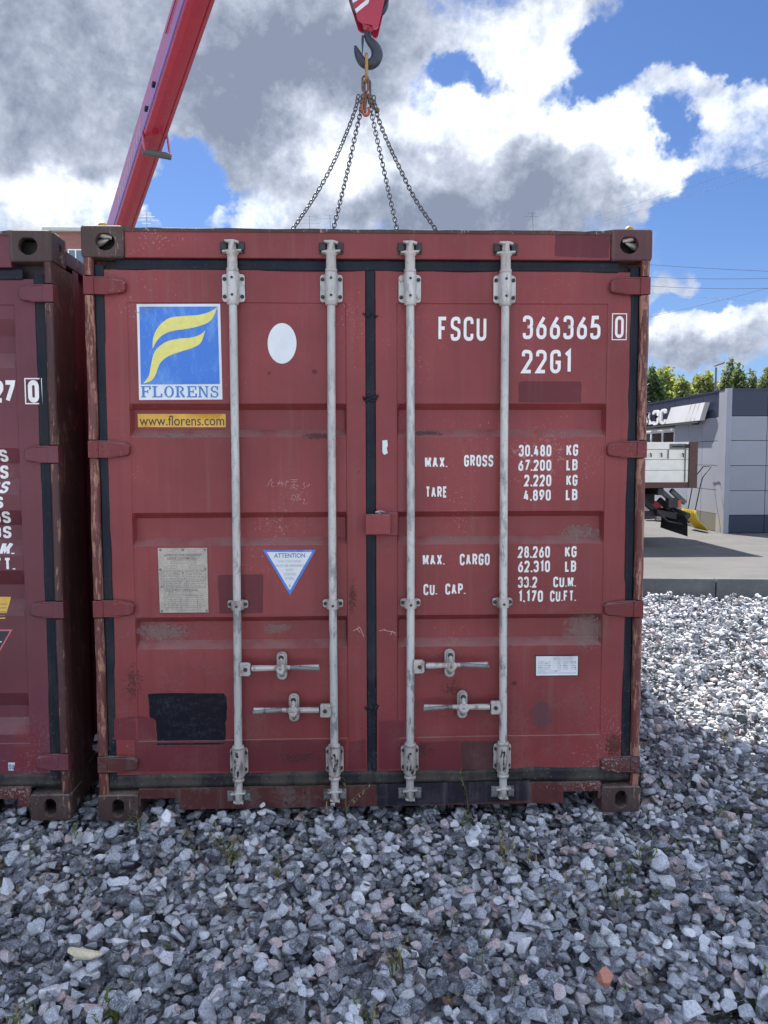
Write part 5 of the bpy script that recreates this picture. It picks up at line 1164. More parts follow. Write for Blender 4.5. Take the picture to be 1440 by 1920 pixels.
# ------------------------------------------------------------------ snow pusher leaning on the kiosk
M['yellow'] = plain('yellow plastic', (.72, .50, .02), .4, 0, .08, 10, .1); M['black'] = plain('black metal', (.012, .012, .014), .45, .3, .2, 30, .05); M['black_rub'] = plain('black rubber sheet', (.022, .022, .024), .6, 0, .2, 10, .3, 30)
sh = empty('snow_pusher', (6.36, 11.45, .15), 0, 'yellow snow pusher with black tube handle leaning on the kiosk wall', 'snow shovel')
bl = MB(); n = 12; vs = []
for j in range(2):
    for i in range(n+1):
        t = i/n; pass
secs = []
for i in range(n+1):
    t = i/n; v_ = t*.40; secs.append((.32-.25*math.sin(t*1.7)**1.2, .02+v_))     # (x, z) curve of the blade
for k, (yy, th_) in enumerate(((-.32, 0), (.32, 0))):
    for (xx, zz) in secs: vs.append((xx, yy, zz))
vs2 = [(x-.016, y, z+.004) for x, y, z in vs]; m1 = n+1
bl.add(vs, [(i, i+1, m1+i+1, m1+i) for i in range(n)], 0, True); bl.add(vs2, [(i, i+1, m1+i+1, m1+i) for i in range(n)], 0, True)
for s_ in (0, m1): bl.add(vs[s_:s_+m1]+vs2[s_:s_+m1], [(i, i+1, m1+i+1, m1+i) for i in range(n)])
for r_ in range(6): y_ = -.20+r_*.08; bl.tube([(x-.020, y_, z+.004) for x, z in secs], .007, 6)
bl.build('scoop', M['yellow'], sh)
hd = MB(); hd.tube([(.10, -.16, .34), (.20, -.17, .9), (.24, -.17, 1.05), (.40, -.16, 1.26), (.40, .16, 1.26), (.24, .17, 1.05), (.20, .17, .9), (.10, .16, .34)], .011, 8); hd.build('handle', M['black'], sh)

# ------------------------------------------------------------------ flatbed truck behind the container
M['cream'] = plain('cream painted dropside', (.80, .79, .69), .45, 0, .06, 6, .08); M['brown'] = plain('brown primer steel', (.085, .038, .030), .55, 0, .2, 8, .15); M['chassis'] = plain('dusty chassis black', (.035, .034, .033), .65, 0, .3, 9, .2); M['grime'] = plain('grey dusty steel', (.14, .135, .13), .6, 0, .25, 9, .2)
TX, TY = 5.30, 8.65; truck = empty('flatbed_truck', (TX, TY, .15), 0, 'flatbed truck with cream dropsides and brown tail frame, its rear end showing beside the container', 'truck')
def tz(py, Y=TY): return at(1290, py, Y)[2]-.15
def tx(px, Y=TY): return at(px, 880, Y)[0]-TX
zt, zb_ = tz(829), tz(904); Lb = 4.6; xr = tx(1291)
for k, (za, zc) in enumerate(((zb_, tz(882)), (tz(882)+.006, tz(862)), (tz(862)+.006, tz(843)))):   # side boards
    for yy in (0, 2.25): m_ = MB(); m_.box(-Lb, xr-.005, yy+.003*(k == 2), yy+.028, za, zc-.001); m_.build('side_board', M['cream'], truck, bevel=.004)
m_ = MB(); m_.box(-Lb, xr-.005, -.004, .030, tz(843)+.006, zt); m_.build('side_board', M['cream'], truck, bevel=.004)
m_ = MB(); a = tx(1254); m_.box(a, a+.27, -.012, -.005, tz(841.5), tz(832)); o = m_.build('latch_plate', M['grime'], truck, bevel=.002)
m_ = MB(); m_.tube([(a+.04, -.02, tz(837)), (a+.23, -.02, tz(837))], .010, 6); m_.box(a+.25, a+.30, -.03, -.004, tz(840), tz(833)); m_.build('latch', M['black'], truck)
for px in (1219, 1239, 1279): m_ = MB(); u = tx(px); m_.tube([(u, -.004, tz(850)), (u, -.03, tz(851)), (u, -.03, tz(857))], .010, 6); m_.build('rope_hook', M['black'], truck)
m_ = MB(); u = tx(1252); m_.box(u-.008, u+.008, -.014, -.002, tz(860), tz(843)); u = tx(1284); m_.box(u-.008, u+.008, -.014, -.002, tz(903), tz(843)); m_.build('board_hinge', M['grime'], truck)
m_ = MB(); m_.box(xr, tx(1307), -.02, .16, tz(915), zt+.01); m_.box(xr, tx(1307), 2.1, 2.30, tz(915), zt+.01); m_.box(xr+.02, tx(1306), .161, 2.099, tz(915)+.02, zt); m_.build('tail_frame', M['brown'], truck, bevel=.006)
m_ = MB(); m_.box(-Lb, xr-.002, -.008, 2.28, tz(915), zb_-.004); m_.build('bed_frame', M['brown'], truck, bevel=.006)
m_ = MB()
for yy in (.72, 1.50): m_.box(-Lb-1.9, xr-.25, yy, yy+.08, .66, .84)
for xx in (-.6, -1.6, -3., -4.2): m_.box(xx, xx+.09, .02, 2.25, .845, tz(915)-.002)
m_.obox((-.30, .35, .62), (.15, 0, -.14), (0, .05, 0), (.025, 0, .03)); m_.obox((-.62, .35, .66), (.16, 0, -.14), (0, .05, 0), (.025, 0, .03)); m_.box(-.75, -.10, .25, .38, .50, .57)
m_.tube([(-.55, .1, .55), (-.4, .1, .42), (-.1, .1, .36)], .018, 6); m_.tube([(-.3, .2, .6), (-.05, .08, .40)], .015, 6); m_.obox((-.40, .3, .53), (.16, 0, -.03), (0, .16, 0), (0, 0, .05)); m_.build('chassis', M['chassis'], truck, bevel=.004)
for i, (u0, v0) in enumerate(((1240, 921), (1258, 919))):
    m_ = MB(); a = at(u0, v0, TY+.2); c = at(u0+26, v0+24, TY+.2); mid = (a+c)/2-np.array([TX, TY, .15]); h_ = (c-a)/2; m_.obox(mid, h_, (0, .04, 0), (.022, 0, .028)); m_.build('underrun_strut', M['grime'], truck, bevel=.003)
m_ = MB(); a = at(1252, 952, TY+.05)-np.array([TX, TY, .15]); c = at(1270, 934, TY+.05)-np.array([TX, TY, .15]); m_.box(a[0], c[0], .02, .16, a[2], c[2]); lb = m_.build('light_box', M['chassis'], truck, bevel=.006)
m_ = MB(); a = at(1270, 951, TY+.05)-np.array([TX, TY, .15]); c = at(1276.5, 938, TY+.05)-np.array([TX, TY, .15]); m_.box(a[0], c[0], .03, .14, a[2], c[2]); M['orange'] = plain('orange lamp lens', (.42, .09, .04), .3, 0, .1, 9, 0); m_.build('tail_lamp', M['orange'], lb, bevel=.004)
# mudflap, hanging askew
def tp(px, py, Y): q = at(px, py, Y); return (q[0]-TX, q[1]-TY, q[2]-.15)
A, B, C_, D_ = tp(1241, 962, TY+.55), tp(1289, 972, TY), tp(1289, 1006, TY), tp(1238, 989, TY+.55); m_ = MB(); nn = np.array([-.012, -.02, 0]); vs = [A, B, C_, D_]; vs += [tuple(np.array(p)-nn) for p in vs]
m_.add(vs, [(0, 1, 2, 3), (7, 6, 5, 4), (0, 4, 5, 1), (1, 5, 6, 2), (2, 6, 7, 3), (3, 7, 4, 0)]); m_.build('mudflap', M['black_rub'], truck)
A, B = tp(1236, 958, TY+.6), tp(1290, 968, TY+.02); m_ = MB(); m_.tube([A, tuple((np.array(A)+np.array(B))/2+np.array([0, 0, .05])), B], .055, 10); m_.build('mudguard', M['chassis'], truck)
for xx in (-1.35, -4.9):
    for yy in ((.12, .42, 1.62, 1.92) if xx > -2 else (.12, 1.9)):
        m_ = MB(); m_.lathe([(.20, .05), (.40, 0), (.455, .03), (.455, .22), (.40, .25), (.20, .20)], (xx, yy, .455), 'y', 28); wl = m_.build('wheel', M['black_rub'], truck); m_ = MB(); m_.lathe([(.05, .05), (.10, .03), (.16, .09), (.24, .06), (.24, .19), (.1, .19)], (xx, yy, .455), 'y', 20); m_.build('rim', M['grime'], wl)
cb = MB(); cb.prism([(-6.85, .45), (-4.75, .45), (-4.75, 2.35), (-4.95, 2.45), (-6.2, 2.42), (-6.6, 1.60), (-6.85, 1.45)], .05, 2.2, 0, bev=.03); cab = cb.build('cab', M['cream'], truck, bevel=.02); g = MB(); g.prism([(-6.42, 1.52), (-5.45, 1.52), (-5.45, 2.2), (-6.12, 2.2)], .03, .06); g.build('side_window', M['glass'], cab); g = MB(); g.obox((-6.405, 1.125, 2.0), (.02, 0, 0), (0, .95, 0), (.17, 0, .33)); g.build('windscreen', M['glass'], cab)
# small red board standing by the wall
q = atz(1229, 977, .15); rb = empty('board_stand', (q[0], q[1], .15), 0, 'small red notice board on a low stand behind the truck', 'sign stand'); M['redboard'] = plain('red board', (.28, .025, .045), .4, 0, .05, 5, 0)
sc = (q[1]-CAM[1])/FPX; m_ = MB(); m_.obox((0, 0, 24*sc), (10*sc, 0, 0), (0, .02, 0), (-1*sc, 0, 15*sc)); m_.build('board', M['redboard'], rb, bevel=.004); m_ = MB(); m_.tube([(0, 0, .0), (0, 0, 10*sc)], .02, 6); m_.box(-.22, .22, -.03, .03, 0, .03); m_.box(-.03, .03, -.2, .2, 0, .032); m_.build('stand', M['grime'], rb)

# ------------------------------------------------------------------ trees behind the kiosk
def tree(x, y, h, wd, seed, m, bark, label, kind='tree', n=9000, leaf=.14, shape='round', z0=.15, base=.25):
    rs_ = np.random.default_rng(seed); t = empty(kind, (x, y, z0), 0, label, 'tree', 'trees beyond the filling station')
    tr = MB(); rr = random.Random(seed); top = h*.72
    tr.tube([(0, 0, 0), (.05, .03, h*.3), (-.04, .05, h*.6), (.03, 0, top)], [wd*.045, wd*.035, wd*.022, .01], 8)
    cl = []
    nb = 110
    for i in range(nb):
        u = rr.random()**.8; zz = h*(base+(1-base)*u)
        if shape == 'spire': rad = wd*.5*(1-u)**.75*1.0+.12
        else: rad = wd*.5*math.sqrt(max(.05, 1-((u-.38)/.64)**2))
        a = rr.uniform(0, 6.28); d = rad*rr.uniform(.35, 1.0); c = np.array([d*math.cos(a), d*math.sin(a), zz]); cl.append((c, rr.uniform(.10, .24)*wd*(.5 if shape == 'spire' else .60)))
        if i % 2 == 0 and zz < h*.7: zb2 = max(h*.12, zz-d*.8); tr.tube([(0, 0, zb2), tuple(c*.5+np.array([0, 0, zb2*.5])), tuple(c)], [wd*.014, wd*.009, .006], 5)
    tr.build('trunk', bark, t)
    ns = 190; base_ = np.array([cl[q_][0] for q_ in rs_.integers(0, nb, ns)]); base_[:, 2] -= h*.05; ln_ = h*rs_.uniform(.08, .20, ns); out_ = base_*np.array([1, 1, 0]); out_ /= (np.linalg.norm(out_, axis=1)[:, None]+.2)
    rr0 = np.hypot(base_[:, 0], base_[:, 1])/(wd*.5); ztop = h*(1.02-(.62 if shape == 'spire' else .40)*np.minimum(rr0, 1.2)**(.8 if shape == 'spire' else 1.6)-rs_.uniform(0, .12, ns)); base_[:, 2] = np.minimum(base_[:, 2], ztop-h*.10); ln_ = np.minimum(ln_, np.maximum(ztop-base_[:, 2], h*.05))
    dir_ = np.array([0, 0, 1.])+out_*rs_.uniform(.1, .7, (ns, 1)); dir_ /= np.linalg.norm(dir_, axis=1)[:, None]
    k = rs_.integers(0, ns, n); u = rs_.random((n, 1))**.8; rad_ = wd*.075*(1-u*.8)+.03; pos = base_[k]+dir_[k]*(ln_[k][:, None]*u)+rs_.normal(0, 1, (n, 3))*rad_*np.array([1, 1, .8])
    a = rs_.normal(0, 1, (n, 3)); a /= np.linalg.norm(a, axis=1)[:, None]; b = np.cross(a, rs_.normal(0, 1, (n, 3))); b /= np.linalg.norm(b, axis=1)[:, None]; s = leaf*rs_.uniform(.55, 1.2, (n, 1))*.5
    V = np.stack([pos-a*s, pos+b*s*.6, pos+a*s, pos-b*s*.6], 1).reshape(-1, 3); me_ = bpy.data.meshes.new('crown'); me_.from_pydata(V.tolist(), [], (np.arange(n*4).reshape(-1, 4)).tolist()); me_.materials.append(m); link(bpy.data.objects.new('crown', me_), t); return t
def leafy(name, c, c2, tr_=.4):
    m, T, b = mat_base(name); g = T.new('ShaderNodeNewGeometry').outputs['Random Per Island']; T.put(b.inputs['Base Color'], T.mix(g, c, c2)); b.inputs['Roughness'].default_value = .5
    t_ = T.new('ShaderNodeBsdfTranslucent'); T.put(t_.inputs[0], T.mix(g, (c[0]*1.6, c[1]*1.7, c[2]*.8), (c2[0]*1.6, c2[1]*1.7, c2[2]*.8))); ms = T.new('ShaderNodeMixShader'); ms.inputs[0].default_value = tr_
    T.l.new(b.outputs[0], ms.inputs[1]); T.l.new(t_.outputs[0], ms.inputs[2]); T.l.new(ms.outputs[0], T.n['Material Output'].inputs[0]); return m
M['lf_light'] = leafy('fresh yellow green leaves', (.19, .22, .09), (.28, .30, .14), .5); M['lf_dark'] = leafy('dark green leaves', (.07, .11, .045), (.11, .155, .07), .45); M['lf_birch'] = leafy('blue green birch leaves', (.09, .125, .075), (.15, .18, .12), .45)
M['bark'] = plain('grey bark', (.09, .075, .06), .85, 0, .3, 8, .5, 20); M['bark_w'] = plain('white birch bark', (.45, .44, .42), .8, 0, .3, 6, .4, 20)
def tr_at(px, pytop, D, wpx, *a, **k): q = at(px, pytop, D+CAM[1]); k['n'] = int(k.get('n', 8000)*1.15); tree(q[0], q[1], (q[2]-.15)*1.045, wpx*1.0*D/FPX, *a, **k)
tr_at(1222, 696, 26, 60, 21, M['lf_dark'], M['bark'], 'dark green tree half hidden by the right edge of the container', n=8000, leaf=.16)
tr_at(1252, 690, 29, 66, 22, M['lf_light'], M['bark'], 'light green tree left of the tallest light green spire', n=9000, leaf=.16)
tr_at(1280, 672, 27, 50, 23, M['lf_light'], M['bark'], 'tallest light green tree, pointed top, over the kiosk sign', n=8000, leaf=.15, shape='spire')
tr_at(1318, 702, 30, 62, 24, M['lf_light'], M['bark'], 'low light green tree left of the street lamp', n=8000, leaf=.16)
tr_at(1368, 662, 34, 52, 25, M['lf_birch'], M['bark_w'], 'blue green birch just right of the street lamp', 'birch_tree', n=11000, leaf=.13, shape='spire')
tr_at(1387, 690, 33, 40, 29, M['lf_dark'], M['bark'], 'small dark tree between the two birches', n=6000, leaf=.14)
tr_at(1412, 678, 34, 40, 26, M['lf_birch'], M['bark_w'], 'slim birch right of the small dark tree', 'birch_tree', n=8000, leaf=.13, shape='spire')
tr_at(1442, 652, 33, 58, 27, M['lf_birch'], M['bark_w'], 'tallest birch, standing above the flat front of the kiosk', 'birch_tree', n=10000, leaf=.13, shape='spire')
tr_at(1500, 660, 36, 90, 28, M['lf_dark'], M['bark'], 'dark tree right of the tallest birch', n=7000, leaf=.18)
tr_at(1345, 716, 38, 110, 30, M['lf_light'], M['bark'], 'far bushy tree behind the street lamp', n=7000, leaf=.18)
# street lamp
q = at(1343, 680, 24+CAM[1]); lamp = empty('street_lamp', (q[0], q[1], .15), 0, 'thin grey street lamp rising between the trees behind the kiosk', 'street lamp'); m_ = MB(); m_.tube([(0, 0, 0), (0, 0, q[2]-.3)], [.05, .03], 8); m_.build('pole', M['grime'], lamp); m_ = MB(); m_.obox((.10, 0, q[2]-.2), (.15, 0, .05), (0, .06, 0), (0, 0, .025)); m_.build('lamp_head', M['grime'], lamp, bevel=.01)

# ------------------------------------------------------------------ brick block of flats far behind
M['brick_far'] = None
m, T, b = mat_base('red brickwork seen far off'); oc = T.new('ShaderNodeTexCoord').outputs['Object']; br = T.new('ShaderNodeTexBrick'); x_, y_, z_ = T.sep(oc); T.put(br.inputs['Vector'], T.comb(T.math('ADD', x_, y_), z_, 0.))
br.inputs['Scale'].default_value = 1.; br.inputs['Brick Width'].default_value = .26; br.inputs['Row Height'].default_value = .075; br.inputs['Mortar Size'].default_value = .008; br.inputs['Color1'].default_value = (.24, .075, .06, 1); br.inputs['Color2'].default_value = (.30, .10, .08, 1); br.inputs['Mortar'].default_value = (.25, .2, .18, 1)
T.put(b.inputs['Base Color'], T.mix(T.math('MULTIPLY', T.noise(oc, .8, 5), .3), br.outputs[0], (.20, .10, .09))); b.inputs['Roughness'].default_value = .85; M['brick'] = m
BX0, BX1, BY, BZ = -19.15, 13.6, 46., 15.62
bd = empty('brick_apartment_block', (BX0, BY, 0), 0, 'red brick apartment block far behind the containers, its top floor showing between them', 'building')
mb = MB(); mb.box(0, BX1-BX0, 0, 12, 0, BZ); mb.build('wall', M['brick'], bd)
M['fascia'] = plain('pale metal roof edge', (.42, .44, .42), .5, .2, .05, 3, 0); mb = MB(); mb.box(-.3, BX1-BX0+.3, -.3, 12.3, BZ-.06, BZ+.16); mb.build('roof_edge', M['fascia'], bd, bevel=.02)
fr = MB(); fr.box(0, 1.55, -.05, -.02, 0, .07); fr.box(0, 1.55, -.05, -.02, 1.38, 1.45); 
for a in (0, .44, 1.48): fr.box(a, a+.07, -.052, -.018, .071, 1.379)
pn = MB(); pn.box(.071, .439, -.035, -.03, .071, 1.379); pn.box(.511, 1.479, -.035, -.03, .071, 1.379)
M['frame'] = plain('white window frame', (.75, .75, .75), .5, 0, .03, 3, 0); M['glass_far'] = mat_base('sky reflecting glass')[0]; b = M['glass_far'].node_tree.nodes['Principled BSDF']; b.inputs['Base Color'].default_value = (.09, .13, .17, 1); b.inputs['Roughness'].default_value = .1; b.inputs['Specular IOR Level'].default_value = .9
w0 = fr.build('window', M['frame'], bd); pn.build('pane', M['glass_far'], w0); first = True
for fl_ in range(5):
    for i in range(10):
        loc = (1.15+i*3.15, 0, BZ-2.55-fl_*2.9)
        if first: w0.location = loc; first = False
        else: dup(w0, bd, loc)
# roof antennas
M['ant'] = plain('weathered aerial metal', (.10, .10, .11), .5, .5, .1, 3, 0)
for px, pt, bars, lab in ((275, 398, 4, 'aerial with several cross bars beside the foot of the crane boom'), (580, 404, 3, 'thin aerial left of the second chain'), (618, 402, 2, 'bent aerial just right of the second chain'), (998, 398, 2, 'lone thin aerial above the right door')):
    q = at(px, pt, BY+2.); a = empty('roof_aerial', (q[0], q[1], BZ+.161), 0, lab, 'antenna', 'aerials on the brick block'); hh = q[2]-BZ-.161; m_ = MB(); tl = .12 if 'bent' in lab or 'lone' in lab else 0; m_.tube([(tl, 0, 0), (0, 0, hh)], .015, 5); m_.build('mast', M['ant'], a)
    for k in range(bars): m_ = MB(); z = hh-.05-k*.22; L_ = .35+.25*((k*7) % 3); m_.tube([(-L_, 0, z), (L_*.8, .1, z+.02)], .009, 4); m_.build('cross_bar', M['ant'], a)
# overhead wires
M['wire'] = plain('black cable', (.03, .03, .035), .5, 0, .05, 3, 0)
for i, (a, b_, sag, lab) in enumerate((((1215, 493), (1460, 506), .1, 'topmost level wire right of the container'), ((1215, 512), (1460, 513), .25, 'second level wire right of the container'), ((1215, 527), (1460, 530), .3, 'third wire right of the container'),
      ((1225, 590), (1460, 532), .1, 'wire climbing to the right above the low cloud'), ((1000, 430), (1460, 283), .3, 'upper of two long faint wires climbing over the container'), ((1060, 425), (1460, 303), .3, 'lower of two long faint wires climbing over the container'), ((1215, 545), (1460, 560), .15, 'lowest level wire right of the container'))):
    A = at(*a, 34.); B = at(*b_, 30. if i < 4 else 26.); d = (B-A); A = A-d*.5; B = B+d*.5; p_ = [tuple(A+(B-A)*t-np.array([0, 0, sag*4*t*(1-t)])) for t in np.linspace(0, 1, 14)]; m_ = MB(); m_.tube(p_, .0055 if i > 3 else .008, 4); tag(m_.build('overhead_wire', M['wire']), lab, 'wire', 'overhead wires on the right')

# ------------------------------------------------------------------ crane: boom, hook block, hook and chain sling
def gloss(name, c, r_=.22, v=.05): m = plain(name, c, r_, 0, v, 2., .02, 4); b = m.node_tree.nodes['Principled BSDF']; b.inputs['Coat Weight'].default_value = .4; b.inputs['Coat Roughness'].default_value = .12; return m
M['crane_red'] = gloss('glossy crimson crane paint', (.32, .010, .034), .28); M['crane_pink'] = gloss('pink crane paint', (.42, .09, .13), .35); M['crane_line'] = gloss('blue violet stripe', (.16, .18, .50), .3); M['rub_grey'] = plain('grey rubber roller', (.07, .075, .07), .6, 0, .1, 10, .1); M['pale_print'] = plain('pale print', (.62, .48, .46), .5, 0, .1, 10, 0)
A0 = at(212, 470, 16.7); TIP = at(722, -1096, 4.5); ax = TIP-A0; Lx = np.linalg.norm(ax); ax = ax/Lx
A0 = A0-ax*9.; Lx += 9.
hz_ = np.array([-ax[1], ax[0], 0]); hz_ = hz_/np.linalg.norm(hz_)      # to the boom's left, seen by the camera
if hz_ @ (CAM-A0) < 0: hz_ = -hz_
upv = np.cross(hz_, ax); upv = upv if upv[2] > 0 else -upv
boom = empty('crane_boom', tuple(A0), 0, 'glossy crimson telescopic crane boom rising from behind the left container', 'crane boom')
BW, BH = .235, .29
def bp_(s, u, v): return tuple(ax*s+hz_*u+upv*v)          # local to boom
def beam(mb, s0, s1, prof, mat=0, smooth=False):
    n = len(prof); mb.add([bp_(s0, *p) for p in prof]+[bp_(s1, *p) for p in prof], [(i, (i+1) % n, n+(i+1) % n, n+i) for i in range(n)]+[tuple(range(n)), tuple(range(2*n-1, n-1, -1))], mat, smooth)
def prof(W, H, k=0.):   # u: left(+), v: up(+); rounded belly, small folded ribs
    return [(W-k, -H*.55), (W*.92-k, -H*.98), (W*.5, -H*1.16), (0, -H*1.2), (-W*.35, -H*1.16), (-W*.62, -H*1.08), (-W*.66, -H*1.02), (-W*.92+k, -H*.92), (-W+k, -H*.5), (-W+k, H), (W-k, H)]
m_ = MB(); beam(m_, 0, Lx*.86, prof(BW, BH)); m_.build('main_section', M['crane_red'], boom, bevel=.01)
m_ = MB(); beam(m_, Lx*.86-.5, Lx-.2, prof(BW*.86, BH*.86)); m_.build('inner_section', M['crane_red'], boom, bevel=.01)
m_ = MB(); m_.add([bp_(0, BW+.004, -BH*.50), bp_(Lx*.86, BW+.004, -BH*.50), bp_(Lx*.86, BW+.004, BH*.99), bp_(0, BW+.004, BH*.99)]+[bp_(0, BW+.0005, -BH*.50), bp_(Lx*.86, BW+.0005, -BH*.50), bp_(Lx*.86, BW+.0005, BH*.99), bp_(0, BW+.0005, BH*.99)], [(0, 1, 2, 3), (0, 4, 5, 1), (3, 2, 6, 7)]); m_.build('side_plate', M['crane_pink'], boom)  # side face coloured paler and pinker than the belly
m_ = MB(); m_.tube([bp_(0, BW*.99, -BH*.62), bp_(Lx*.86, BW*.99, -BH*.62)], .024, 6); m_.build('side_stripe', M['crane_line'], boom)
m_ = MB(); m_.tube([bp_(0, -BW*.60, -BH*1.13), bp_(Lx*.86, -BW*.60, -BH*1.13)], .014, 6); m_.build('weld_rib', M['crane_red'], boom)
def boom_s(px, py):        # distance along the boom of a pixel
    best = min(np.linspace(0, Lx, 900), key=lambda s: (lambda d: (720+FPX*(d@CR)/(d@CF)-px)**2*.3+(960-FPX*(d@CU)/(d@CF)-py)**2)(A0+ax*s-CAM)); return best
s_b = boom_s(312, 240); m_ = MB()
for u in (.24, -.26): m_.obox(bp_(s_b, u, -BH*1.35), tuple(ax*.03), tuple(hz_*.012), tuple(-upv*.26+ax*.02))
m_.build('roller_bracket', M['crane_pink'], boom); m_ = MB(); m_.tube([bp_(s_b-.02, .27, -BH*1.35-.23), bp_(s_b-.02, -.29, -BH*1.35-.23)], .065, 12); m_.build('roller', M['rub_grey'], boom)
m_ = MB(); sp = boom_s(285, 150); m_.tube([bp_(s_b+2.2+i*.1, BW+.02, .12) for i in range(2)]+[bp_(Lx*.8, BW+.02, .14)], .012, 5); m_.build('side_pipe', M['crane_red'], boom)
for ds in (.55, 1.2): m_ = MB(); m_.obox(bp_(s_b+ds, BW+.03, -.1), tuple(ax*.05), tuple(hz_*.03), tuple(upv*.03)); m_.build('cable_clip', M['black'], boom)
m_ = MB(); k = 0                                            # faint worn lettering along the side, unreadable in the photograph
for s0 in np.arange(s_b-2.6, s_b-.1, .26): 
    for dz_ in (0, .13): m_.add([bp_(s0+dz_*.4, BW+.006, -.10), bp_(s0+.03+dz_*.4, BW+.006, -.10), bp_(s0+.10+dz_*.9, BW+.006, .15), bp_(s0+.07+dz_*.9, BW+.006, .15)], [(0, 1, 2, 3)])
m_.build('worn_lettering', M['pale_print'], boom)
m_ = MB(); sh_ = Lx-.35; m_.tube([bp_(sh_, .3, -.1), bp_(sh_, -.3, -.1)], .32, 24); m_.box(0, 0, 0, 0, 0, 0) if False else None; m_.build('head_sheave', M['black'], boom)
# turntable and winch of the crane, hidden behind the containers
base_ = MB(); base_.obox(tuple(-ax*0+np.array([0, 0, -1.6])), (1.1, 0, 0), (0, 1.1, 0), (0, 0, 1.4)); base_.build('boom_pedestal', M['crane_red'], boom, bevel=.05)

HY = 4.5; S_ = (HY-CAM[1])/FPX
def hp(px, py): q = at(px, py, HY); return q[0], q[2]
zo = lambda u, v: hp(540+u/4.3625, v/4.3625)
hx, hzb = zo(652, 240)
blk = empty('hook_block', (hx, HY, hzb), 0, 'red hook block with white chevron stripes hanging from the crane', 'hook block')
def lc(u, v): x, z = zo(u, v); return x-hx, z-hzb
L0 = [lc(-40+475, -260), lc(850, -260), lc(798, -10), lc(735, 262), lc(722, 275), lc(700, 272), lc(690, 250), lc(600, 225), lc(575, 205), lc(508, -5)][::-1]
for yy in (-.10, .07): m_ = MB(); m_.prism(L0[::-1], yy, yy+.03, 0, bev=.004); pl_ = m_.build('side_plate', M['crane_red'], blk)
sm = MB()
for q in (((520, 30), (600, -30), (640, -30), (640, 10), (532, 75)), ((548, 125), (672, 22), (655, 78), (560, 155))): 
    P_ = [lc(*p) for p in q]; sm.prism(P_[::-1], -.1025, -.1005, 0)
sm.build('white_stripe', M['pn_white'], blk)
m_ = MB(); m_.tube([(0.02, -.065, .30), (0.02, .065, .30)], .19, 28); m_.tube([(.01, -.16, .30), (.01, .14, .30)], .03, 12); m_.build('sheave', M['black'], blk)
m_ = MB(); m_.tube([(.02, -.02, .12), (.01, -.02, .02), (0, 0, -.01)], [.07, .06, .045], 12); m_.build('swivel_housing', M['crane_red'], blk)
for dx in (-.16, .20): m_ = MB(); m_.tube([(dx, 0, .32), (dx*.9+.02, 0, TIP[2]-hzb-.3)], .009, 6); m_.build('hoist_rope', M['black'], blk)
# hook
m_ = MB(); path = [(655, 215), (652, 262), (652, 300), (668, 335), (700, 372), (722, 410), (728, 450), (715, 492), (690, 518), (660, 528), (625, 518), (598, 494), (577, 455), (562, 415), (549, 375)]
rad = [26, 27, 26, 31, 38, 43, 46, 45, 42, 39, 37, 35, 31, 22, 8]; sp_ = spline(path, 4); rs2 = np.interp(np.linspace(0, len(rad)-1, len(sp_)), range(len(rad)), rad)
m_.tube([(lc(*p)[0], 0, lc(*p)[1]) for p in sp_], [r_/4.3625*S_ for r_ in rs2], 16, 0, flat=1.)
M['hook'] = plain('dark blue grey hook steel', (.030, .036, .052), .42, .2, .2, 20, .15); hk = m_.build('hook', M['hook'], blk)
m_ = MB(); P_ = [lc(*p) for p in ((603, 296), (618, 292), (622, 330), (612, 430), (605, 440), (600, 330))]; m_.prism(P_, -.015, .015); m_.tube([(*lc(606, 300)[:1], 0, lc(606, 300)[1]), (lc(650, 296)[0], 0, lc(650, 296)[1])], .012, 8); m_.build('safety_latch', M['hook'], hk)
# chain sling
M['ring'] = plain('yellow painted ring', (.34, .20, .045), .45, .2, .2, 40, .1); M['ring2'] = plain('worn orange link', (.13, .085, .06), .45, .4, .35, 60, .2); M['chain'] = plain('dull chain steel', (.075, .078, .080), .38, .7, .3, 60, .2); M['orange_h'] = plain('faded orange hook paint', (.30, .075, .045), .5, .1, .2, 30, .1)
apx, apz = zo(640, 760); sl_ = empty('chain_sling', (apx, HY, apz), 0, 'four legged steel chain sling hanging from the hook by a yellow ring', 'chain sling')
def lk(u, v): x, z = zo(u, v); return x-apx, z-apz
def oval(mb, c, L_, Wd, r_, plane, mat=0, n=7, seg=6):
    """stadium ring centred c, long axis z; plane 'x' = seen face on"""
    P_ = []; hs = L_/2-Wd/2
    for k in range(n+1): a = math.pi*k/n; P_.append((Wd/2*math.cos(a), hs+Wd/2*math.sin(a)))
    for k in range(n+1): a = math.pi+math.pi*k/n; P_.append((Wd/2*math.cos(a), -hs+Wd/2*math.sin(a)))
    pts_ = [(c[0]+u, c[1], c[2]+v) if plane == 'x' else (c[0], c[1]+u, c[2]+v) for u, v in P_]; m__ = len(pts_); vs = []
    for i in range(m__):
        t = np.array(pts_[(i+1) % m__])-np.array(pts_[i-1]); t /= np.linalg.norm(t); w_ = np.array([0, 1., 0]) if plane == 'x' else np.array([1., 0, 0]); b_ = np.cross(t, w_)
        for j in range(seg): th_ = 2*math.pi*j/seg; vs.append(np.array(pts_[i])+r_*(math.cos(th_)*w_+math.sin(th_)*b_))
    mb.add(vs, [(i*seg+j, i*seg+(j+1) % seg, ((i+1) % m__)*seg+(j+1) % seg, ((i+1) % m__)*seg+j) for i in range(m__) for j in range(seg)], mat, True)
def oc_(u, v, y=0.): x, z = lk(u, v); return (x, y, z)
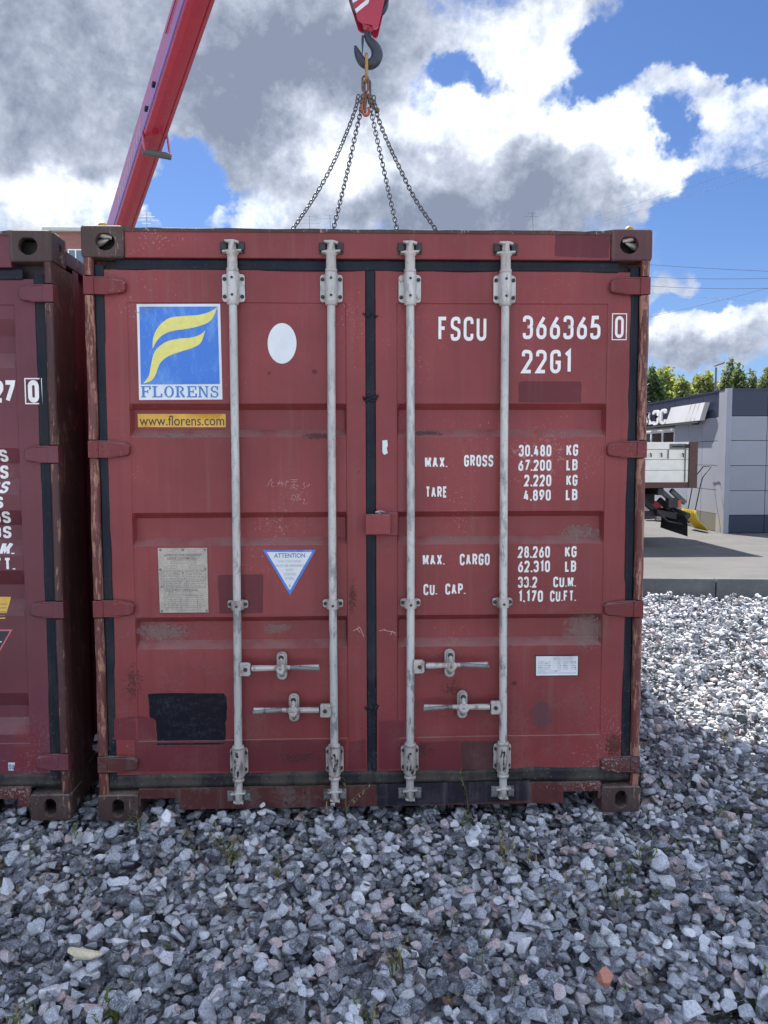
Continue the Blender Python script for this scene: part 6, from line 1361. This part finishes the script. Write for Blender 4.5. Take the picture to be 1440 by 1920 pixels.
m_ = MB(); a = oc_(642, 450); b_ = oc_(642, 665); oval(m_, ((a[0]+b_[0])/2, 0, (a[2]+b_[2])/2), a[2]-b_[2], .13, .0165, 'y', n=12, seg=10); m_.build('master_ring', M['ring'], sl_)
for dx, yy in ((-.010, -.035), (.012, .035)):
    m_ = MB(); a = oc_(640, 636, yy); b_ = oc_(640, 765, yy); oval(m_, (a[0]+dx, yy, (a[2]+b_[2])/2), a[2]-b_[2], (.056), .0105, 'x', n=10, seg=8); m_.build('coupling_link', M['ring2'], sl_)
for u, v, r_ in ((612, 800, .026), (672, 800, .026), (600, 840, .022), (690, 845, .022), (728, 910, .026)): m_ = MB(); c = oc_(u, v, -.02); m_.lathe([(r_*.4, -.02), (r_, -.014), (r_, .014), (r_*.4, .02)], c, 'y', 10); m_.build('clevis', M['ring2'], sl_, bevel=.003)
for pts__, m2 in (([(622, 775), (610, 830), (604, 880), (618, 930), (636, 948), (656, 938), (662, 910), (655, 882)], 'orange_h'), ([(655, 775), (672, 830), (700, 880), (722, 908)], 'ring2'), ([(640, 770), (632, 830), (630, 880), (634, 925)], 'ring2')):
    m_ = MB(); q_ = spline(pts__, 4); m_.tube([oc_(*p, -.01) for p in q_], [.020-.008*i/len(q_) for i in range(len(q_))], 8); m_.build('grab_hook', M[m2], sl_)
lm = MB(); oval(lm, (0, 0, 0), .0555, .037, .0052, 'x', n=5, seg=6); lo = None
ROOF = HT-.020
legs = (([(575, 790), (548, 915), (470, 1120), (370, 1345), (230, 1600), (50, 1870)], (-1.17, 3.3), -.03), ([(612, 800), (590, 920), (545, 1120), (480, 1420), (370, 1870)], (-.55, 4.1), .03),
        ([(668, 800), (685, 920), (730, 1130), (800, 1450), (895, 1880)], (.57, 4.1), .03), ([(700, 800), (728, 950), (800, 1140), (910, 1380), (1040, 1640), (1195, 1870)], (1.17, 3.3), -.03))
for li, (zp, (ex, ey), y0) in enumerate(legs):
    leg = empty('chain_leg', (0, 0, 0), parent=sl_); P3 = [np.array([*oc_(*p)]) for p in zp]; n_ = len(P3)
    for i, p in enumerate(P3): p[1] = y0+(ey-HY)*.0
    end = np.array([ex-apx, ey-HY, ROOF-apz+.03]); full = [tuple(p) for p in P3]
    # the visible run hangs in the plane of the hook; below it the chain eases to its anchor on the roof
    lastd = P3[-1]-P3[-2]; mid = P3[-1]+lastd/np.linalg.norm(lastd)*.35; full += [tuple(mid), tuple((mid+end)/2+np.array([0, 0, -.02])), tuple(end)]
    C3 = spline(full, 10); seg_ = np.array(C3); dl = np.r_[0, np.cumsum(np.linalg.norm(np.diff(seg_, axis=0), axis=1))]; pitch = .0385; N_ = int(dl[-1]/pitch); N_ = min(N_, 76)
    pitch = dl[-1]/N_ if dl[-1]/N_ < .043 else .0385
    for i in range(N_):
        s0 = i*pitch; c = np.array([np.interp(s0+pitch/2, dl, seg_[:, k]) for k in range(3)]); c2 = np.array([np.interp(s0+pitch, dl, seg_[:, k]) for k in range(3)]); c1 = np.array([np.interp(s0, dl, seg_[:, k]) for k in range(3)])
        t = Vector(c2-c1).normalized(); yv = Vector((0, 1, 0)); xa_ = yv.cross(t).normalized(); ya_ = t.cross(xa_); R3 = Matrix((xa_, ya_, t)).transposed()
        R3 = R3 @ Matrix.Rotation(R_((90 if i % 2 else 0)+(12 if li in (1, 2) else 40)+9*math.sin(i*.35+li)), 3, 'Z')
        if lo is None: o = lo = lm.build('link', M['chain'], leg)
        else: o = lo.copy(); COL.objects.link(o); o.parent = leg
        o.matrix_local = Matrix.Translation(Vector(c)) @ R3.to_4x4()
# yellow lugs seated in the castings
M['lug'] = plain('yellow brown forged lug', (.38, .22, .06), .55, .1, .3, 30, .2); M['pin'] = plain('grey steel pin', (.45, .43, .40), .45, .5, .3, 40, .2)
for (cx, s, lab) in ((-HW+.089, -1, 'yellow lifting lug seated in the upper left casting of the middle container'), (HW-.089, 1, 'yellow lifting lug seated in the upper right casting of the middle container')):
    t = empty('lifting_lug', (cx, .060, HT), 0, lab, 'lifting lug', 'lifting lugs in the castings'); m_ = MB(); m_.lathe([(.020, -.012), (.021, .0), (.014, .010), (.005, .016)], (-.012*0-.004, -.03, .006), 'z', 10); m_.build('top_knob', M['lug'], t)
    m_ = MB(); m_.tube([(s*.088, 0, -.066), (s*.099, 0, -.066)], [.034, .026], 14); m_.build('side_boss', M['lug'], t)
    m_ = MB(); m_.tube([(s*.075, .0, -.072), (s*.02, -.012, -.060), (-s*.018, -.030, -.052)], [.020, .015, .004], 10); m_.build('pin', M['pin'], t)
    m_ = MB(); m_.tube([(-s*.030, -.02, -.040), (s*.01, -.03, -.032), (s*.03, -.02, -.030)], [.010, .014, .006], 8); m_.build('wedge', M['pin'], t)
t = MB(); t.lathe([(.01, -.03), (.030, -.02), (.034, .0), (.024, .022), (.008, .032)], (0, 0, 0), 'z', 12); q = at(106, 447, .24); o = t.build('roof_fitting', M['cast']); o.location = (q[0]-.012, .24, q[2]-.010); tag(o, 'dark round knob on top of the maroon container beside its casting', 'fitting')
